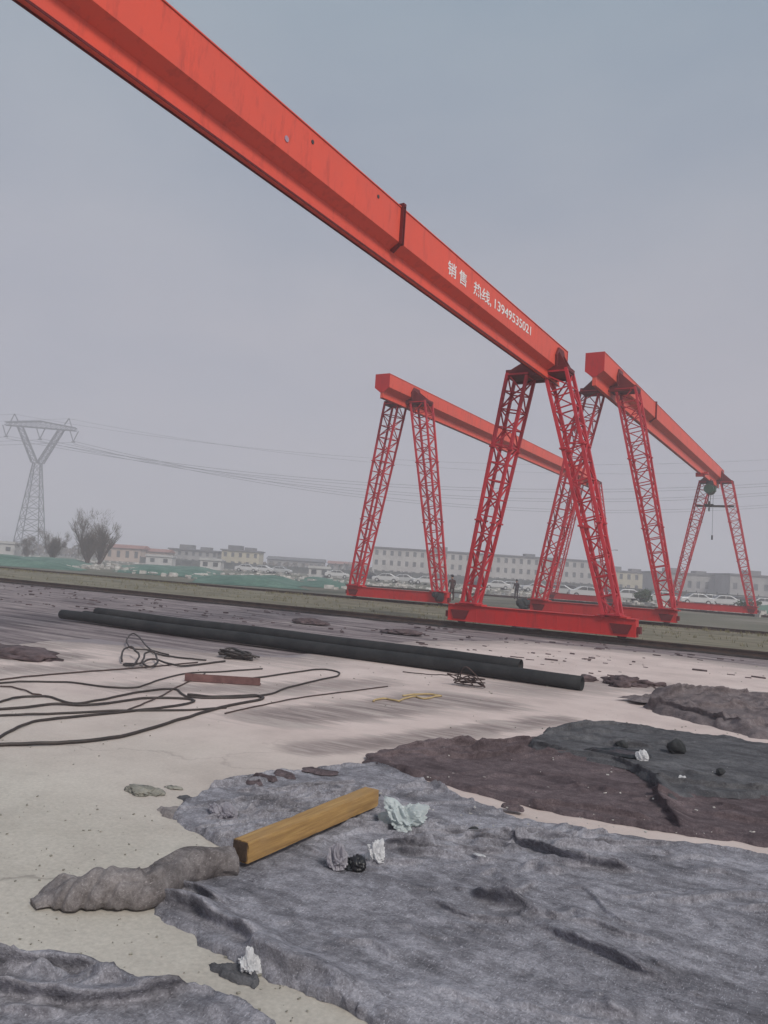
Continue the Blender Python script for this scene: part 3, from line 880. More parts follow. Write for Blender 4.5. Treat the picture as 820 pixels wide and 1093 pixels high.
# loose litter on the soil between pipe and rail
mb = MB(); rs = random.Random(12)
for i in range(900):
    x_ = rs.uniform(-44, 4); y_ = rs.uniform(13.6, 22.6)
    if float(fbm(x_ * .35, y_ * 1.1, 15, 3)) < .02: continue
    s = rs.uniform(.012, .045); R = Matrix.Rotation(rs.uniform(-.4, .4) - .03, 3, 'Z') @ Matrix.Rotation(rs.uniform(-.5, .5), 3, 'X')
    mb.box((x_, y_, s * .3), (s * rs.uniform(1.5, 7), s, s * rs.uniform(.5, 1)), R)
o = mb.build('debris', M['scrap']); tag(o, 'dark litter strewn over the soil between the pipes and the near rail', 'debris', kind='stuff')
for i, (pp, rx, ry) in enumerate((((12, 698), .9, .5), ((430, 676), .55, .3), ((330, 665), .5, .25), ((560, 672), .5, .2))):
    c = gp(*pp)
    o = crumple('soil_heap', (c[0], c[1], -.01), (rx, ry, .10), M['scrap'], 50 + i, .45, 4, flat=.2)
    tag(o, ['low dark heap of earth and rags at the left edge beyond the cables', 'small dark rag heap behind the middle of the pipes', 'small dark heap behind the left half of the pipes', 'small dark heap beside the near rail, left of the red end beam'][i], 'heap')

# ------------------------------------------------------------------ FELT BLANKETS
main_px = [(188, 866), (205, 850), (240, 836), (290, 828), (345, 822), (405, 818), (440, 833), (470, 845), (510, 860), (560, 877), (620, 889), (680, 896), (740, 904), (820, 918), (960, 945), (1080, 1010),
           (1050, 1300), (640, 1400), (470, 1210), (410, 1120), (372, 1086), (330, 1064), (290, 1047), (250, 1026), (205, 998), (160, 972), (128, 952), (200, 935), (252, 912), (215, 895), (186, 880)]
o = cloth('felt_blanket', main_px, .0145, M['felt_grey'], thick=.012, amp=.010, wscale=1.5, stretch=(1, 1.6, .5), seed=2, jag=.07, edge=.014, edgelift=.04,
          creases=[(200, 845, 480, 905, 26, .020, .017, -.06), (470, 868, 760, 930, 26, .022, .018, .14), (215, 840, 560, 900, 24, .030, .024, -.05), (400, 880, 640, 935, 24, .036, .026, .12), (430, 930, 820, 1090, 12, .022, .035, .45), (200, 960, 460, 1090, 9, .018, .035, .5), (640, 900, 900, 1000, 8, .022, .04, .05)],
          folds=[([(500, 958), (535, 968), (580, 985)], .055, .055, .5), ([(545, 960), (575, 978)], .04, .04, .5), ([(570, 990), (620, 1010), (680, 1040), (730, 1062)], .032, .07, .4), ([(690, 1030), (730, 1050)], .02, .04, .5),
                 ([(405, 905), (470, 912), (540, 915)], .035, .035, .45), ([(500, 900), (560, 905), (610, 925), (680, 935)], .045, .04, .4), ([(560, 895), (640, 905), (720, 905)], .022, .05, .5), ([(430, 890), (500, 893), (560, 900)], .025, .03, .5),
                 ([(460, 965), (500, 985), (560, 990)], .018, .035, .5), ([(262, 1010), (310, 1030), (360, 1050), (400, 1085)], .05, .07, 1.2), ([(150, 958), (200, 968), (250, 990), (290, 1015)], .05, .05, .8), ([(170, 950), (215, 955), (245, 975)], .035, .035, .6),
                 ([(230, 862), (300, 862), (360, 853)], .022, .025, .5), ([(215, 878), (260, 873), (320, 871)], .02, .02, .5), ([(250, 848), (310, 846), (380, 838)], .02, .02, .5), ([(270, 885), (330, 893)], .02, .02, .5), ([(320, 905), (380, 930), (420, 938)], .012, .03, .5),
                 ([(700, 970), (780, 960), (880, 965)], .02, .06, .5), ([(600, 1075), (700, 1090)], .02, .06, .6)],
          lumps=[((525, 905), .04, .07, .05), ((548, 972), .05, .06, .06)])
tag(o, 'large grey felt blanket spread over the right foreground, under the timber', 'blanket')

brown_px = [(388, 816), (400, 806), (430, 799), (480, 795), (530, 791), (575, 787), (640, 785), (720, 797), (820, 812), (960, 835), (1060, 930), (960, 930), (820, 905), (740, 893), (690, 887), (640, 878), (570, 864), (520, 851), (470, 838), (430, 827)]
o = cloth('felt_blanket', brown_px, .028, M['felt_brown'], thick=.014, amp=.012, wscale=1.1, stretch=(1, 1.5, .2), seed=11, jag=.08, edge=.02, edgelift=.035,
          creases=[(390, 797, 600, 815, 22, .032, .03, -.05), (420, 815, 720, 880, 30, .018, .026, .2), (720, 855, 860, 905, 14, .024, .03, .1)],
          folds=[([(392, 812), (440, 808), (500, 812), (560, 806)], .03, .04, .5), ([(430, 800), (500, 798), (570, 792)], .03, .05, .5), ([(560, 860), (640, 868), (700, 880)], .03, .05, .5), ([(700, 850), (720, 870), (730, 890)], .04, .05, .5), ([(740, 870), (800, 880), (860, 890)], .03, .06, .5)])
tag(o, 'dark brown felt blanket lying behind the grey one across a pale gap', 'blanket')
dark_px = [(562, 804), (570, 793), (590, 784), (640, 775), (690, 781), (760, 791), (830, 801), (960, 825), (970, 878), (820, 858), (750, 856), (716, 862), (700, 843), (665, 824), (612, 813)]
o = cloth('felt_blanket', dark_px, .030, M['felt_dark'], thick=.018, amp=.014, wscale=1.0, stretch=(1, 1.5, .2), seed=23, jag=.08, edge=.02, zb=.035, edgelift=.03,
          creases=[(570, 780, 720, 800, 14, .028, .03, 0), (640, 800, 860, 850, 22, .018, .028, .15)],
          folds=[([(566, 800), (610, 810), (665, 821), (700, 840), (716, 860)], .03, .04, .7), ([(575, 790), (640, 778), (690, 785)], .025, .05, .6), ([(700, 843), (760, 848), (830, 852)], .03, .04, .5), ([(640, 800), (700, 806)], .03, .05, .5)])
tag(o, 'charcoal felt blanket overlapping the brown one at the right', 'blanket')
heap_px = [(683, 750), (700, 741), (740, 738), (790, 741), (850, 745), (930, 760), (920, 800), (860, 795), (800, 788), (770, 779), (730, 768), (692, 760)]
o = cloth('felt_blanket', heap_px, .032, M['felt_purple'], thick=.03, amp=.035, wscale=1.6, seed=31, jag=.12, edge=.05, edgelift=.05,
          creases=[(690, 742, 860, 785, 40, .035, .03, .1)],
          folds=[([(690, 756), (730, 764), (770, 773), (800, 783)], .05, .06, .8), ([(700, 748), (745, 744), (800, 746)], .07, .09, .8), ([(740, 760), (800, 762), (860, 772)], .04, .08, .5)], lumps=[((760, 752), .07, .35, .2), ((705, 746), .06, .2, .15)])
tag(o, 'purplish brown felt heaped up beyond the pale strip at the right edge', 'blanket')
corner_px = [(-160, 1016), (-60, 1019), (0, 1025), (35, 1024), (75, 1027), (112, 1035), (135, 1041), (165, 1057), (212, 1059), (240, 1067), (268, 1084), (296, 1105), (320, 1151), (300, 1411), (-200, 1411), (-500, 1261), (-400, 1061)]
o = cloth('felt_blanket', corner_px, .014, M['felt_grey'], thick=.012, amp=.008, wscale=2.0, seed=41, jag=.03, edge=.012, edgelift=.04,
          creases=[(-20, 1015, 130, 1060, 10, .03, .022, .2), (-20, 1060, 280, 1093, 6, .02, .03, .1)],
          folds=[([(-80, 1026), (0, 1033), (45, 1034), (85, 1038), (120, 1045)], .05, .045, .9), ([(-60, 1068), (0, 1062), (60, 1070), (120, 1072), (180, 1060), (225, 1052)], .055, .06, .35), ([(80, 1068), (115, 1056), (165, 1066)], .035, .03, .7), ([(50, 1072), (80, 1060), (98, 1050)], .028, .03, .7),
                 ([(215, 1072), (250, 1092), (280, 1120)], .025, .05, .8)], lumps=[((118, 1050), .035, .05, .035), ((40, 1046), .025, .07, .04)])
tag(o, 'grey felt blanket rumpled in the bottom left corner', 'blanket')

# rolled-up blanket leading to the timber
P = smooth_path([gp(36, 966, .02), gp(58, 958, .035), gp(90, 952, .06), gp(125, 947, .085), gp(160, 946, .085), (*gp(200, 942)[:2], .085), (*gp(250, 936)[:2], .072)], 16)
mb = MB(); k = len(P); seg = 44; n0 = 0
for i, p in enumerate(P):
    t = i / (k - 1); tg = (P[min(i + 1, k - 1)] - P[max(i - 1, 0)]).normalized(); xv = tg.cross(Vector((0, 0, 1))).normalized(); yv = Vector((0, 0, 1))
    r = (.038 + .050 * sstep(t * 3.2)) * (1 - .16 * sstep((t - .7) / .3)); fl = .42 + .58 * float(sstep(t * 3))
    for j in range(seg):
        a = 2 * PI * j / seg
        rad = r * (1 + .16 * float(fbm(t * 7, math.cos(a) * 1.2 + 5, 3, 3)) + .10 * float(vnoise(t * 14 + math.sin(a) * 1.5, math.cos(a) * 2, 8)) - .26 * max(0, 1 - 3.6 * abs(float(vnoise(t * 9 + .38 * math.cos(a + 1.0), math.sin(a) * .5, 18)))) + .06 * float(vnoise(t * 24, a * 1.1, 28)) + .26 * float(1 - sstep((t - .6) / .35)) * (1 - ((a - 2.35 - .5 * math.sin(t * 5)) % (2 * PI)) / (2 * PI)))
        q = p + xv * math.cos(a) * rad * (1.25 - .2 * fl) + yv * math.sin(a) * rad * fl
        q.z = max(q.z, .012 + .004 * math.cos(a))
        mb.v.append(tuple(q))
for i in range(k - 1):
    for j in range(seg):
        q = (j + 1) % seg; mb.f.append((i * seg + j, i * seg + q, (i + 1) * seg + q, (i + 1) * seg + j))
mb.f.append(tuple(range(seg))); mb.f.append(tuple((k - 1) * seg + j for j in range(seg)))
c = gp(150, 945)
t = empty('rolled_blanket', c); tag(t, 'rolled up grey felt lying on the concrete against the timber end', 'blanket')
mb.v = [(a - c[0], b - c[1], z) for a, b, z in mb.v]
mb.build('roll', M['felt_roll'], t, smooth=True)
# loose flap at the roll's left end
fx = [(34, 969), (42, 953), (70, 944), (90, 945), (104, 955), (100, 964), (70, 968)]
ol = [gp(*p)[:2] for p in fx]; x, y, T, d = sheet_mesh(ol, .012, .008, 3)
z = .006 + sstep(d / .02) * .02 + .05 * sstep(d / .08) * (1 + .5 * fbm(x * 12, y * 12, 3, 3))
f = link_sheet('flap', x - c[0], y - c[1], z, T, M['felt_roll'], (0, 0, 0)); f.parent = t

# yellow timber
a = Vector(gp(264, 934)); b = Vector(gp(403, 871)); dv = b - a; L = dv.length
t = empty('timber_beam', ((a + b) / 2).to_tuple()); t.location.z = .055; t.rotation_euler = (0, 0, math.atan2(dv.y, dv.x)); tag(t, 'square yellow timber lying across the grey blanket, its dark end towards the rolled felt', 'timber')
bm = bmesh.new(); bmesh.ops.create_cube(bm, size=1); bmesh.ops.scale(bm, vec=(L, .12, .125), verts=bm.verts); bmesh.ops.translate(bm, vec=(0, .062, .064), verts=bm.verts)
bmesh.ops.subdivide_edges(bm, edges=[e for e in bm.edges if abs(e.verts[0].co.x - e.verts[1].co.x) > .1], cuts=60, use_grid_fill=True)
bmesh.ops.subdivide_edges(bm, edges=[e for e in bm.edges if abs(e.verts[0].co.x - e.verts[1].co.x) < .001], cuts=5, use_grid_fill=True)
for v in bm.verts:
    cy, cz = v.co.y - .062, v.co.z - .064
    ed = max(0, abs(cy) / .06 + abs(cz) / .0625 - 1.6)      # rounded, chipped arrises
    k = 1 - ed * (.10 + .30 * max(0, float(fbm(v.co.x * 9 + cy * 40, cz * 60, 5, 3))))
    v.co.y = .062 + cy * k + .0025 * float(fbm(v.co.x * 6, cz * 30, 2, 3)); v.co.z = .064 + cz * k + .0025 * float(fbm(v.co.x * 6, cy * 30, 3, 3)) + .004 * math.sin(v.co.x * 2.2)
    if abs(v.co.x) > L / 2 - .001: v.co.x += .006 * float(fbm(cy * 50, cz * 50, 9, 3))
me = bpy.data.meshes.new('timber'); bm.to_mesh(me); bm.free(); me.materials.append(M['timber'])
o = bpy.data.objects.new('timber', me); C.objects.link(o); o.parent = t; t.scale = (1, .88, .88)
mb = MB(); mb.box((-L / 2 - .006, .062, .064), (.008, .104, .108)); mb.build('end_grain', M['timber_end'], t, bevel=.001)

def rag(px, s, mat, seed, label, group, zb=.004, amp=.05):
    g = gp(*px); rs = random.Random(seed); rot = rs.uniform(-.4, .4); ol = []
    for i in range(18):
        a = 2 * PI * i / 18; r = s * (1 + .35 * float(vnoise(math.cos(a) * 1.6 + seed, math.sin(a) * 1.6, seed)))
        u, v = r * 1.35 * math.cos(a), r * .7 * math.sin(a); ol.append((g[0] + u * math.cos(rot) - v * math.sin(rot), g[1] + u * math.sin(rot) + v * math.cos(rot), 0))
    o = cloth('rag', ol, max(.008, s * .06), mat, thick=.007, amp=amp * .22, wscale=.45 / s, stretch=(1, 1.8, rs.uniform(-.5, .5)), seed=seed, jag=s * .6, edge=s * .1, zb=zb, fine=.006, edgelift=.02)
    tag(o, label, 'rag', group)
    return o


mb = MB(); rs = random.Random(31)
for i in range(90):
    g = gp(rs.uniform(400, 820), rs.uniform(800, 900)); 
    if fbm(g[0], g[1], 5, 2) < -.1: continue
    s_ = rs.uniform(.004, .012); mb.box((g[0], g[1], .055 + s_ * .3), (s_ * rs.uniform(1, 2.4), s_, s_ * .5), Matrix.Rotation(rs.uniform(0, 3), 3, 'Z') @ Matrix.Rotation(rs.uniform(-.5, .5), 3, 'X'))
o = mb.build('crumbs', M['rubble']); tag(o, 'pale crumbs sprinkled over the brown and charcoal blankets', 'crumbs', kind='stuff')

# plastic bags and litter on the blankets
bg = 'plastic litter on the felt'
p = gp(431, 882, .03); o = crumple('plastic_bag', p, (.135, .10, .085), M['film_teal'], 3, .5, 5, ears=((.9, .35, .9, .75, .03), (-.7, -.1, .75, .35, .05), (.3, .2, 1, .3, .04))); tag(o, 'pale teal plastic bag crumpled beside the far end of the timber', 'bag', bg)
o2 = crumple('lining', (-.045, -.05, .055), (.03, .03, .03), M['film_green'], 8, .4, 3, parent=o)
p = gp(360, 925, .035); o = crumple('plastic_bag', p, (.055, .05, .065), M['film_grey'], 13, .35, 5, ears=((.2, 0, 1, .3, .08),)); tag(o, 'clear greyish plastic bag standing on the felt left of a black scrap', 'bag', bg)
p = gp(380, 926, .035); o = crumple('black_scrap', p, (.05, .05, .035), M['black_plastic'], 14, .5, 4); tag(o, 'black plastic scrap between the clear bag and the white bag', 'scrap', bg)
p = gp(400, 918, .035); o = crumple('plastic_bag', p, (.042, .036, .05), M['film_white'], 15, .5, 5, ears=((.5, .2, 1, .8, .05), (-.8, 0, .6, .5, .05), (-.3, -.4, -.6, .5, .05))); tag(o, 'small white plastic bag standing right of the black scrap', 'bag', bg)
p = gp(266, 1036, .01); o = crumple('plastic_bag', p, (.046, .04, .036), M['film_white'], 16, .45, 5, ears=((-.05, 0, 1, 1.1, .05), (.6, -.2, -.2, .3, .1))); tag(o, 'little white knotted plastic bag at the front edge of the grey blanket', 'bag', bg)
rag((248, 1043), .085, M['felt_dark'], 73, 'dark scrap of felt beside the little white knotted bag', None, amp=.03)
p = gp(238, 872, .02); o = crumple('plastic_bag', p, (.10, .06, .05), M['film_grey'], 19, .4, 5); tag(o, 'dull clear plastic crumpled at the far left corner of the grey blanket', 'bag', bg)
rag((202, 870), .16, M['felt_roll'], 71, 'pale crumpled rag on the concrete at the grey blanket corner', None, amp=.045)
rag((207, 858), .12, M['felt_dark'], 72, 'dark rag behind the pale crumpled rag', None, amp=.05)
p = gp(154, 846, .0); o = crumple('mortar_lump', p, (.13, .08, .022), M['clod'], 24, .5, 5); tag(o, 'greyish lump of spilled mortar alone on the cream concrete', 'lump')
p = gp(185, 842, .0); o = crumple('mortar_lump', p, (.06, .04, .012), M['clod'], 25, .5, 4); tag(o, 'small pale crumb of mortar right of the larger lump', 'lump')
p = gp(722, 805, .06); o = crumple('dark_block', p, (.085, .07, .075), M['stone'], 26, .18, 4, flat=.8); tag(o, 'dark squarish lump standing on the charcoal blanket', 'lump')
rag((663, 812), .19, M['black_plastic'], 74, 'black torn scrap on the charcoal blanket left of a white scrap', None, zb=.075, amp=.05)
p = gp(685, 811, .07); o = crumple('white_scrap', p, (.05, .045, .05), M['film_white'], 28, .4, 4); tag(o, 'white plastic scrap at the right end of the black torn scrap', 'scrap')
p = gp(664, 797, .07); o = crumple('dark_stone', p, (.06, .05, .04), M['stone'], 29, .3, 3); tag(o, 'small dark stone behind the black torn scrap', 'stone')
p = gp(769, 826, .08); o = crumple('dark_stone', p, (.035, .035, .03), M['stone'], 33, .3, 3); tag(o, 'tiny dark stone farther right on the charcoal blanket', 'stone')
p = gp(729, 834, .08); o = crumple('white_scrap', p, (.035, .03, .03), M['film_white'], 34, .4, 3); tag(o, 'tiny white scrap near the front of the charcoal blanket', 'scrap')
p = gp(512, 914, .05); o = crumple('white_scrap', p, (.04, .02, .008), M['film_white'], 35, .4, 3); tag(o, 'flat white scrap in the creases of the grey blanket', 'scrap')
p = gp(506, 888, .03); o = crumple('dark_stone', p, (.035, .025, .02), M['stone'], 36, .3, 3); tag(o, 'small dark pebble on the grey blanket right of the teal bag', 'stone')
for i, (px_, s) in enumerate((((545, 868), .07), ((590, 795), .14), ((625, 783), .15), ((480, 802), .13), ((430, 808), .15), ((405, 815), .14), ((340, 828), .10), ((285, 836), .09), ((303, 832), .10), ((272, 840), .08))):
    rag(px_, s, M['felt_brown'], 80 + i, 'torn brown felt scrap curled at the edge of a blanket', 'torn felt scraps along the blanket edges', zb=.03)
rag((703, 752), .34, M['felt_purple'], 97, 'bunched purple brown felt at the left end of the far heap', None, zb=.05, amp=.10)


# ------------------------------------------------------------------ PEOPLE (far, by the cranes)
def person(px, mat, label, lean=0.0):
    base = gp(*px); t = empty('person', base, YAW + .4); tag(t, label, 'person')
    J = dict(pel=(0, 0, .92), chest=(0, .02 + lean * .3, 1.25), neck=(0, .03 + lean * .5, 1.46), hl=(-.10, 0, .88), kl=(-.12, .02, .48), al=(-.12, -.02, .08), tl=(-.13, .13, .04), hr=(.10, 0, .88), kr=(.13, .06, .48), ar=(.13, 0, .08), tr=(.14, .14, .04),
             sl=(-.19, .02 + lean * .4, 1.38), el=(-.26, .04 + lean * .5, 1.10), wl=(-.24, .14 + lean * .6, .86), sr=(.19, .02 + lean * .4, 1.38), er=(.27, .05 + lean * .5, 1.10), wr=(.20, .20 + lean * .6, .92), head=(0, .05 + lean * .6, 1.60), top=(0, .05 + lean * .6, 1.68))
    rad = dict(pel=.15, chest=.16, neck=.06, hl=.09, kl=.065, al=.045, tl=.04, hr=.09, kr=.065, ar=.045, tr=.04, sl=.07, el=.05, wl=.035, sr=.07, er=.05, wr=.035, head=.10, top=.085)
    E = ('pel chest', 'chest neck', 'neck head', 'head top', 'pel hl', 'hl kl', 'kl al', 'al tl', 'pel hr', 'hr kr', 'kr ar', 'ar tr', 'chest sl', 'sl el', 'el wl', 'chest sr', 'sr er', 'er wr')
    K = list(J); me = bpy.data.meshes.new('body'); me.from_pydata([J[k] for k in K], [tuple(K.index(q) for q in e.split()) for e in E], [])
    o = bpy.data.objects.new('body', me); C.objects.link(o)
    m = o.modifiers.new('skin', 'SKIN'); m.use_smooth_shade = True
    if not me.skin_vertices: me.skin_vertices.new()
    sv = me.skin_vertices[0].data
    for i, k in enumerate(K): sv[i].radius = (rad[k], rad[k] * (.75 if k in ('chest', 'pel') else 1)); sv[i].use_root = k == 'pel'
    s = o.modifiers.new('sub', 'SUBSURF'); s.levels = s.render_levels = 1
    dg = bpy.context.evaluated_depsgraph_get(); m2 = bpy.data.meshes.new_from_object(o.evaluated_get(dg)); bpy.data.objects.remove(o)
    m2.materials.clear(); m2.materials.append(mat); m2.materials.append(M['skin'])
    for p in m2.polygons:
        if p.center.z > 1.50 or (p.center.z < .93 and abs(p.center.x) > .17 and p.center.z > .8): p.material_index = 1
    b = bpy.data.objects.new('body', m2); C.objects.link(b); b.parent = t
    mb = MB(); c = Vector(J['head'])
    for i in range(6):
        pass
    bm = bmesh.new(); bmesh.ops.create_icosphere(bm, subdivisions=2, radius=.115)
    bmesh.ops.delete(bm, geom=[v for v in bm.verts if v.co.z < -.01 and v.co.y > -.03], context='VERTS')
    hm = bpy.data.meshes.new('hair'); bm.to_mesh(hm); bm.free(); hm.materials.append(M['black_plastic'])
    hh = bpy.data.objects.new('hair', hm); C.objects.link(hh); hh.location = (0, J['head'][1] - .01, 1.655); hh.parent = t


person((551, 640), M['cloth_dark'], 'person in dark clothes standing beyond the cranes, right of the nearest left leg')
person((482, 641), M['cloth_brown'], 'person in dark brown clothes standing behind the end of the left crane beam', .05)
p = gp(559, 650); o = crumple('dark_bundle', p, (.42, .35, .36), M['stone'], 61, .3, 4, flat=.8); tag(o, 'dark rounded bundle on the verge beside the right crane end beam', 'bundle')

# ------------------------------------------------------------------ BACKGROUND: buildings
TH = YAW


def facade_block(name, label, px0, px1, dep, h, floors, bays, wall, roofm, dep_th=11, cat='building', wfrac=.42, hfrac=.5, gable=False, z0=0.0, group=None):
    a = Vector(far(px0, dep)); b = Vector(far(px1, dep)); W = (b - a).length; t = empty(name, a, TH); tag(t, label, cat, group)
    fh = h / floors; bw = W / bays
    mb = MB(); ph = fh * (1 - hfrac); pw = bw * (1 - wfrac)
    mb.box((W / 2, dep_th / 2 + .3, h / 2), (W - .01, dep_th - .6, h - .01))
    for k in range(floors + 1):   # spandrel bands
        z0_ = k * fh - (ph * .4 if k else 0); z1_ = min(h, k * fh + ph * .6)
        mb.box((W / 2, .15, (z0_ + z1_) / 2), (W, .3, z1_ - z0_))
    for i in range(bays + 1):     # piers
        x0 = max(0, i * bw - pw / 2); x1 = min(W, i * bw + pw / 2)
        for k in range(floors):
            z0_ = k * fh + ph * .6; z1_ = (k + 1) * fh - ph * .4
            mb.box(((x0 + x1) / 2, .15, (z0_ + z1_) / 2), (x1 - x0, .296, z1_ - z0_ - .004))
    mb.build('wall', wall, t)
    base = None
    for k in range(floors):
        for i in range(bays):
            zc = k * fh + ph * .6 + fh * hfrac / 2
            if base is None:
                m = MB(); m.box((0, 0, 0), (bw * wfrac - .01, .06, fh * hfrac - .01)); m.box((0, -.05, 0), (.06, .05, fh * hfrac - .02))
                base = m.build('window', M['glass_dark'], t); w = base
            else:
                w = base.copy(); C.objects.link(w); w.parent = t
            w.location = ((i + .5) * bw, .22, zc)
    mb = MB()
    if gable:
        mb.prism([(-.5, 0), (dep_th + .5, 0), (dep_th / 2, h * .28)], (-.4, 0, h + .01), (0, 1, 0), (0, 0, 1), (1, 0, 0), W + .8)
    else:
        mb.box((W / 2, dep_th / 2, h + .2), (W + .8, dep_th + .8, .38)); mb.box((W * .3, dep_th / 2, h + 1.0), (4, 4, 1.3)); mb.box((W * .7, dep_th / 2, h + .8), (3, 4, .9))
    mb.build('roof', roofm, t)
    return t


facade_block('long_building', 'long grey three storey building behind the cranes with rows of windows', 397, 641, 232, 8.6, 3, 30, M['pale_wall'], M['roof_grey'], 13)
facade_block('yellow_building', 'yellowish building between the long building and the grey hall', 642, 700, 250, 6.6, 2, 7, M['yellow_wall'], M['roof_grey'], 11)
facade_block('grey_hall', 'grey flat roofed hall behind the far frame of the right crane', 703, 778, 225, 6.6, 1, 8, M['grey_wall'], M['roof_grey'], 14, hfrac=.3)
facade_block('grey_hall', 'wider grey hall at the far right edge', 779, 900, 215, 7.0, 1, 11, M['grey_wall'], M['roof_grey'], 16, hfrac=.25)
facade_block('village_house', 'peach house with a row of dark openings right of the bare trees', 112, 150, 215, 3.6, 1, 4, M['peach_wall'], M['roof_red'], 9, gable=True, hfrac=.5, wfrac=.4, group='village houses at the left')
facade_block('village_house', 'low peach house adjoining, under a faded red roof', 151, 178, 220, 3.2, 1, 3, M['peach_wall'], M['roof_red'], 8, gable=True, group='village houses at the left')
facade_block('village_house', 'long grey brown house with a flat roof behind the green nets', 180, 232, 235, 4.4, 2, 7, M['grey_wall'], M['roof_grey'], 9, group='village houses at the left')
facade_block('village_house', 'taller yellowish house among the village roofs', 236, 276, 230, 5.0, 2, 5, M['yellow_wall'], M['roof_grey'], 9, group='village houses at the left')
facade_block('village_house', 'low dim house left of the long grey building', 285, 345, 260, 3.6, 1, 7, M['grey_wall'], M['roof_grey'], 9, gable=True, group='village houses at the left')
facade_block('village_house', 'small grey house at the left end of the long building', 350, 392, 265, 3.4, 1, 5, M['grey_wall'], M['roof_red'], 9, gable=True, group='village houses at the left')


def shed(px0, px1, dep, h, label):
    a = Vector(far(px0, dep)); b = Vector(far(px1, dep)); W = (b - a).length; t = empty('site_shed', a, TH); tag(t, label, 'shed', 'white sheds on the far site')
    mb = MB(); mb.box((W / 2, 1.5, h / 2), (W, 3, h)); mb.build('wall', M['white_sheet'], t)
    mb = MB(); mb.prism([(-.2, 0), (3.2, 0), (3.2, .2), (-.2, .45)], (-.15, 0, h + .01), (0, 1, 0), (0, 0, 1), (1, 0, 0), W + .3); mb.build('roof', M['white_sheet'], t)
    n = max(2, int(W / 3))
    for i in range(n):
        m = MB(); m.box(((i + .5) * W / n, -.02, h * .6), (.9, .06, .8)); m.build('window', M['glass_dark'], t)


shed(-12, 16, 150, 2.4, 'white shed at the left edge below the pylon')
shed(156, 184, 165, 1.8, 'low white shed in front of the peach houses')
shed(214, 236, 150, 1.7, 'small white shed above the green netting')
shed(330, 352, 140, 1.5, 'small white shed left of the long grey building')


# fences
def fence(px0, d0, px1, d1, h, label, n=24, mat='fence'):
    a = Vector(far(px0, d0)); b = Vector(far(px1, d1)); t = empty('site_fence', a); tag(t, label, 'fence', 'site fences'); v = b - a
    mb = MB(); mb.bar(Vector((0, 0, h * .52)), v + Vector((0, 0, h * .52)), .08, h * .92, up=(0, 0, 1))
    # panel stands upright: box oriented along v
    mb = MB(); R = Matrix.Rotation(math.atan2(v.y, v.x), 3, 'Z'); mb.box(v / 2 + Vector((0, 0, h * .52)), (v.length, .06, h * .9), R); mb.build('panel', M[mat], t)
    pr = None
    for i in range(n + 1):
        if pr is None:
            m = MB(); m.box((0, 0, h / 2 + .1), (.16, .16, h + .2)); pr = m.build('post', M['lamp'], t)
        else:
            q = pr.copy(); C.objects.link(q); q.parent = t; q.location = v * (i / n)


fence(400, 185, 640, 180, 2.0, 'dark grey fence along the foot of the long building')
fence(636, 135, 900, 130, 1.7, 'dark fence behind the parked cars at the right')
fence(150, 190, 398, 186, 1.6, 'grey fence before the village houses', 22)


# green dust netting over spoil, left
def net(px0, d0, px1, d1, h, label, seed):
    a = far(px0, d0); b = far(px1, d0); c = far(px1, d1); e = far(px0, d1)
    ol = [a[:2], b[:2], c[:2], e[:2]]; x, y, T, d = sheet_mesh(ol, 1.0, 1.6, seed, .15)
    z = .02 + sstep(d / 3.5) * h * (.55 + .6 * fbm(x * .16, y * .16, seed, 4)) + .12 * fbm(x * .7, y * .7, seed + 4, 3) * sstep(d / 2)
    o = link_sheet('dust_net', x, y, np.maximum(z, .02), T, M['net'], (*Vector(((a[0] + c[0]) / 2, (a[1] + c[1]) / 2)), 0)); tag(o, label, 'netting', 'green dust nets over spoil')


net(-60, 70, 100, 125, .8, 'green dust netting at the left edge below the pylon', 1)
net(128, 74, 236, 130, .7, 'green dust netting below the peach houses', 2)
net(205, 56, 330, 84, .6, 'bright green dust netting nearest the rails, left of centre', 3)
net(318, 66, 372, 110, .6, 'green dust netting just left of the left crane', 4)
net(786, 78, 900, 95, 1.0, 'green netting at the right edge behind the rails', 5)

# pale rubble over the far site
mb = MB(); rs = random.Random(21)
for i in range(3800):
    p = rs.uniform(-20, 860); dd = rs.uniform(62, 175)
    c = far(p, dd)
    if float(fbm(c[0] * .05, c[1] * .09, 44, 3)) < -.02 + (.05 if p < 360 else 0): continue
    s = rs.uniform(.08, .36); R = Matrix.Rotation(rs.uniform(0, 3), 3, 'Z') @ Matrix.Rotation(rs.uniform(-.3, .3), 3, 'X')
    mb.box((c[0], c[1], s * .3), (s * rs.uniform(1, 3.2), s * 1.2, s * rs.uniform(.6, 1.5)), R)
o = mb.build('rubble', M['rubble']); tag(o, 'pale rubble and blocks scattered over the far site', 'rubble', kind='stuff')


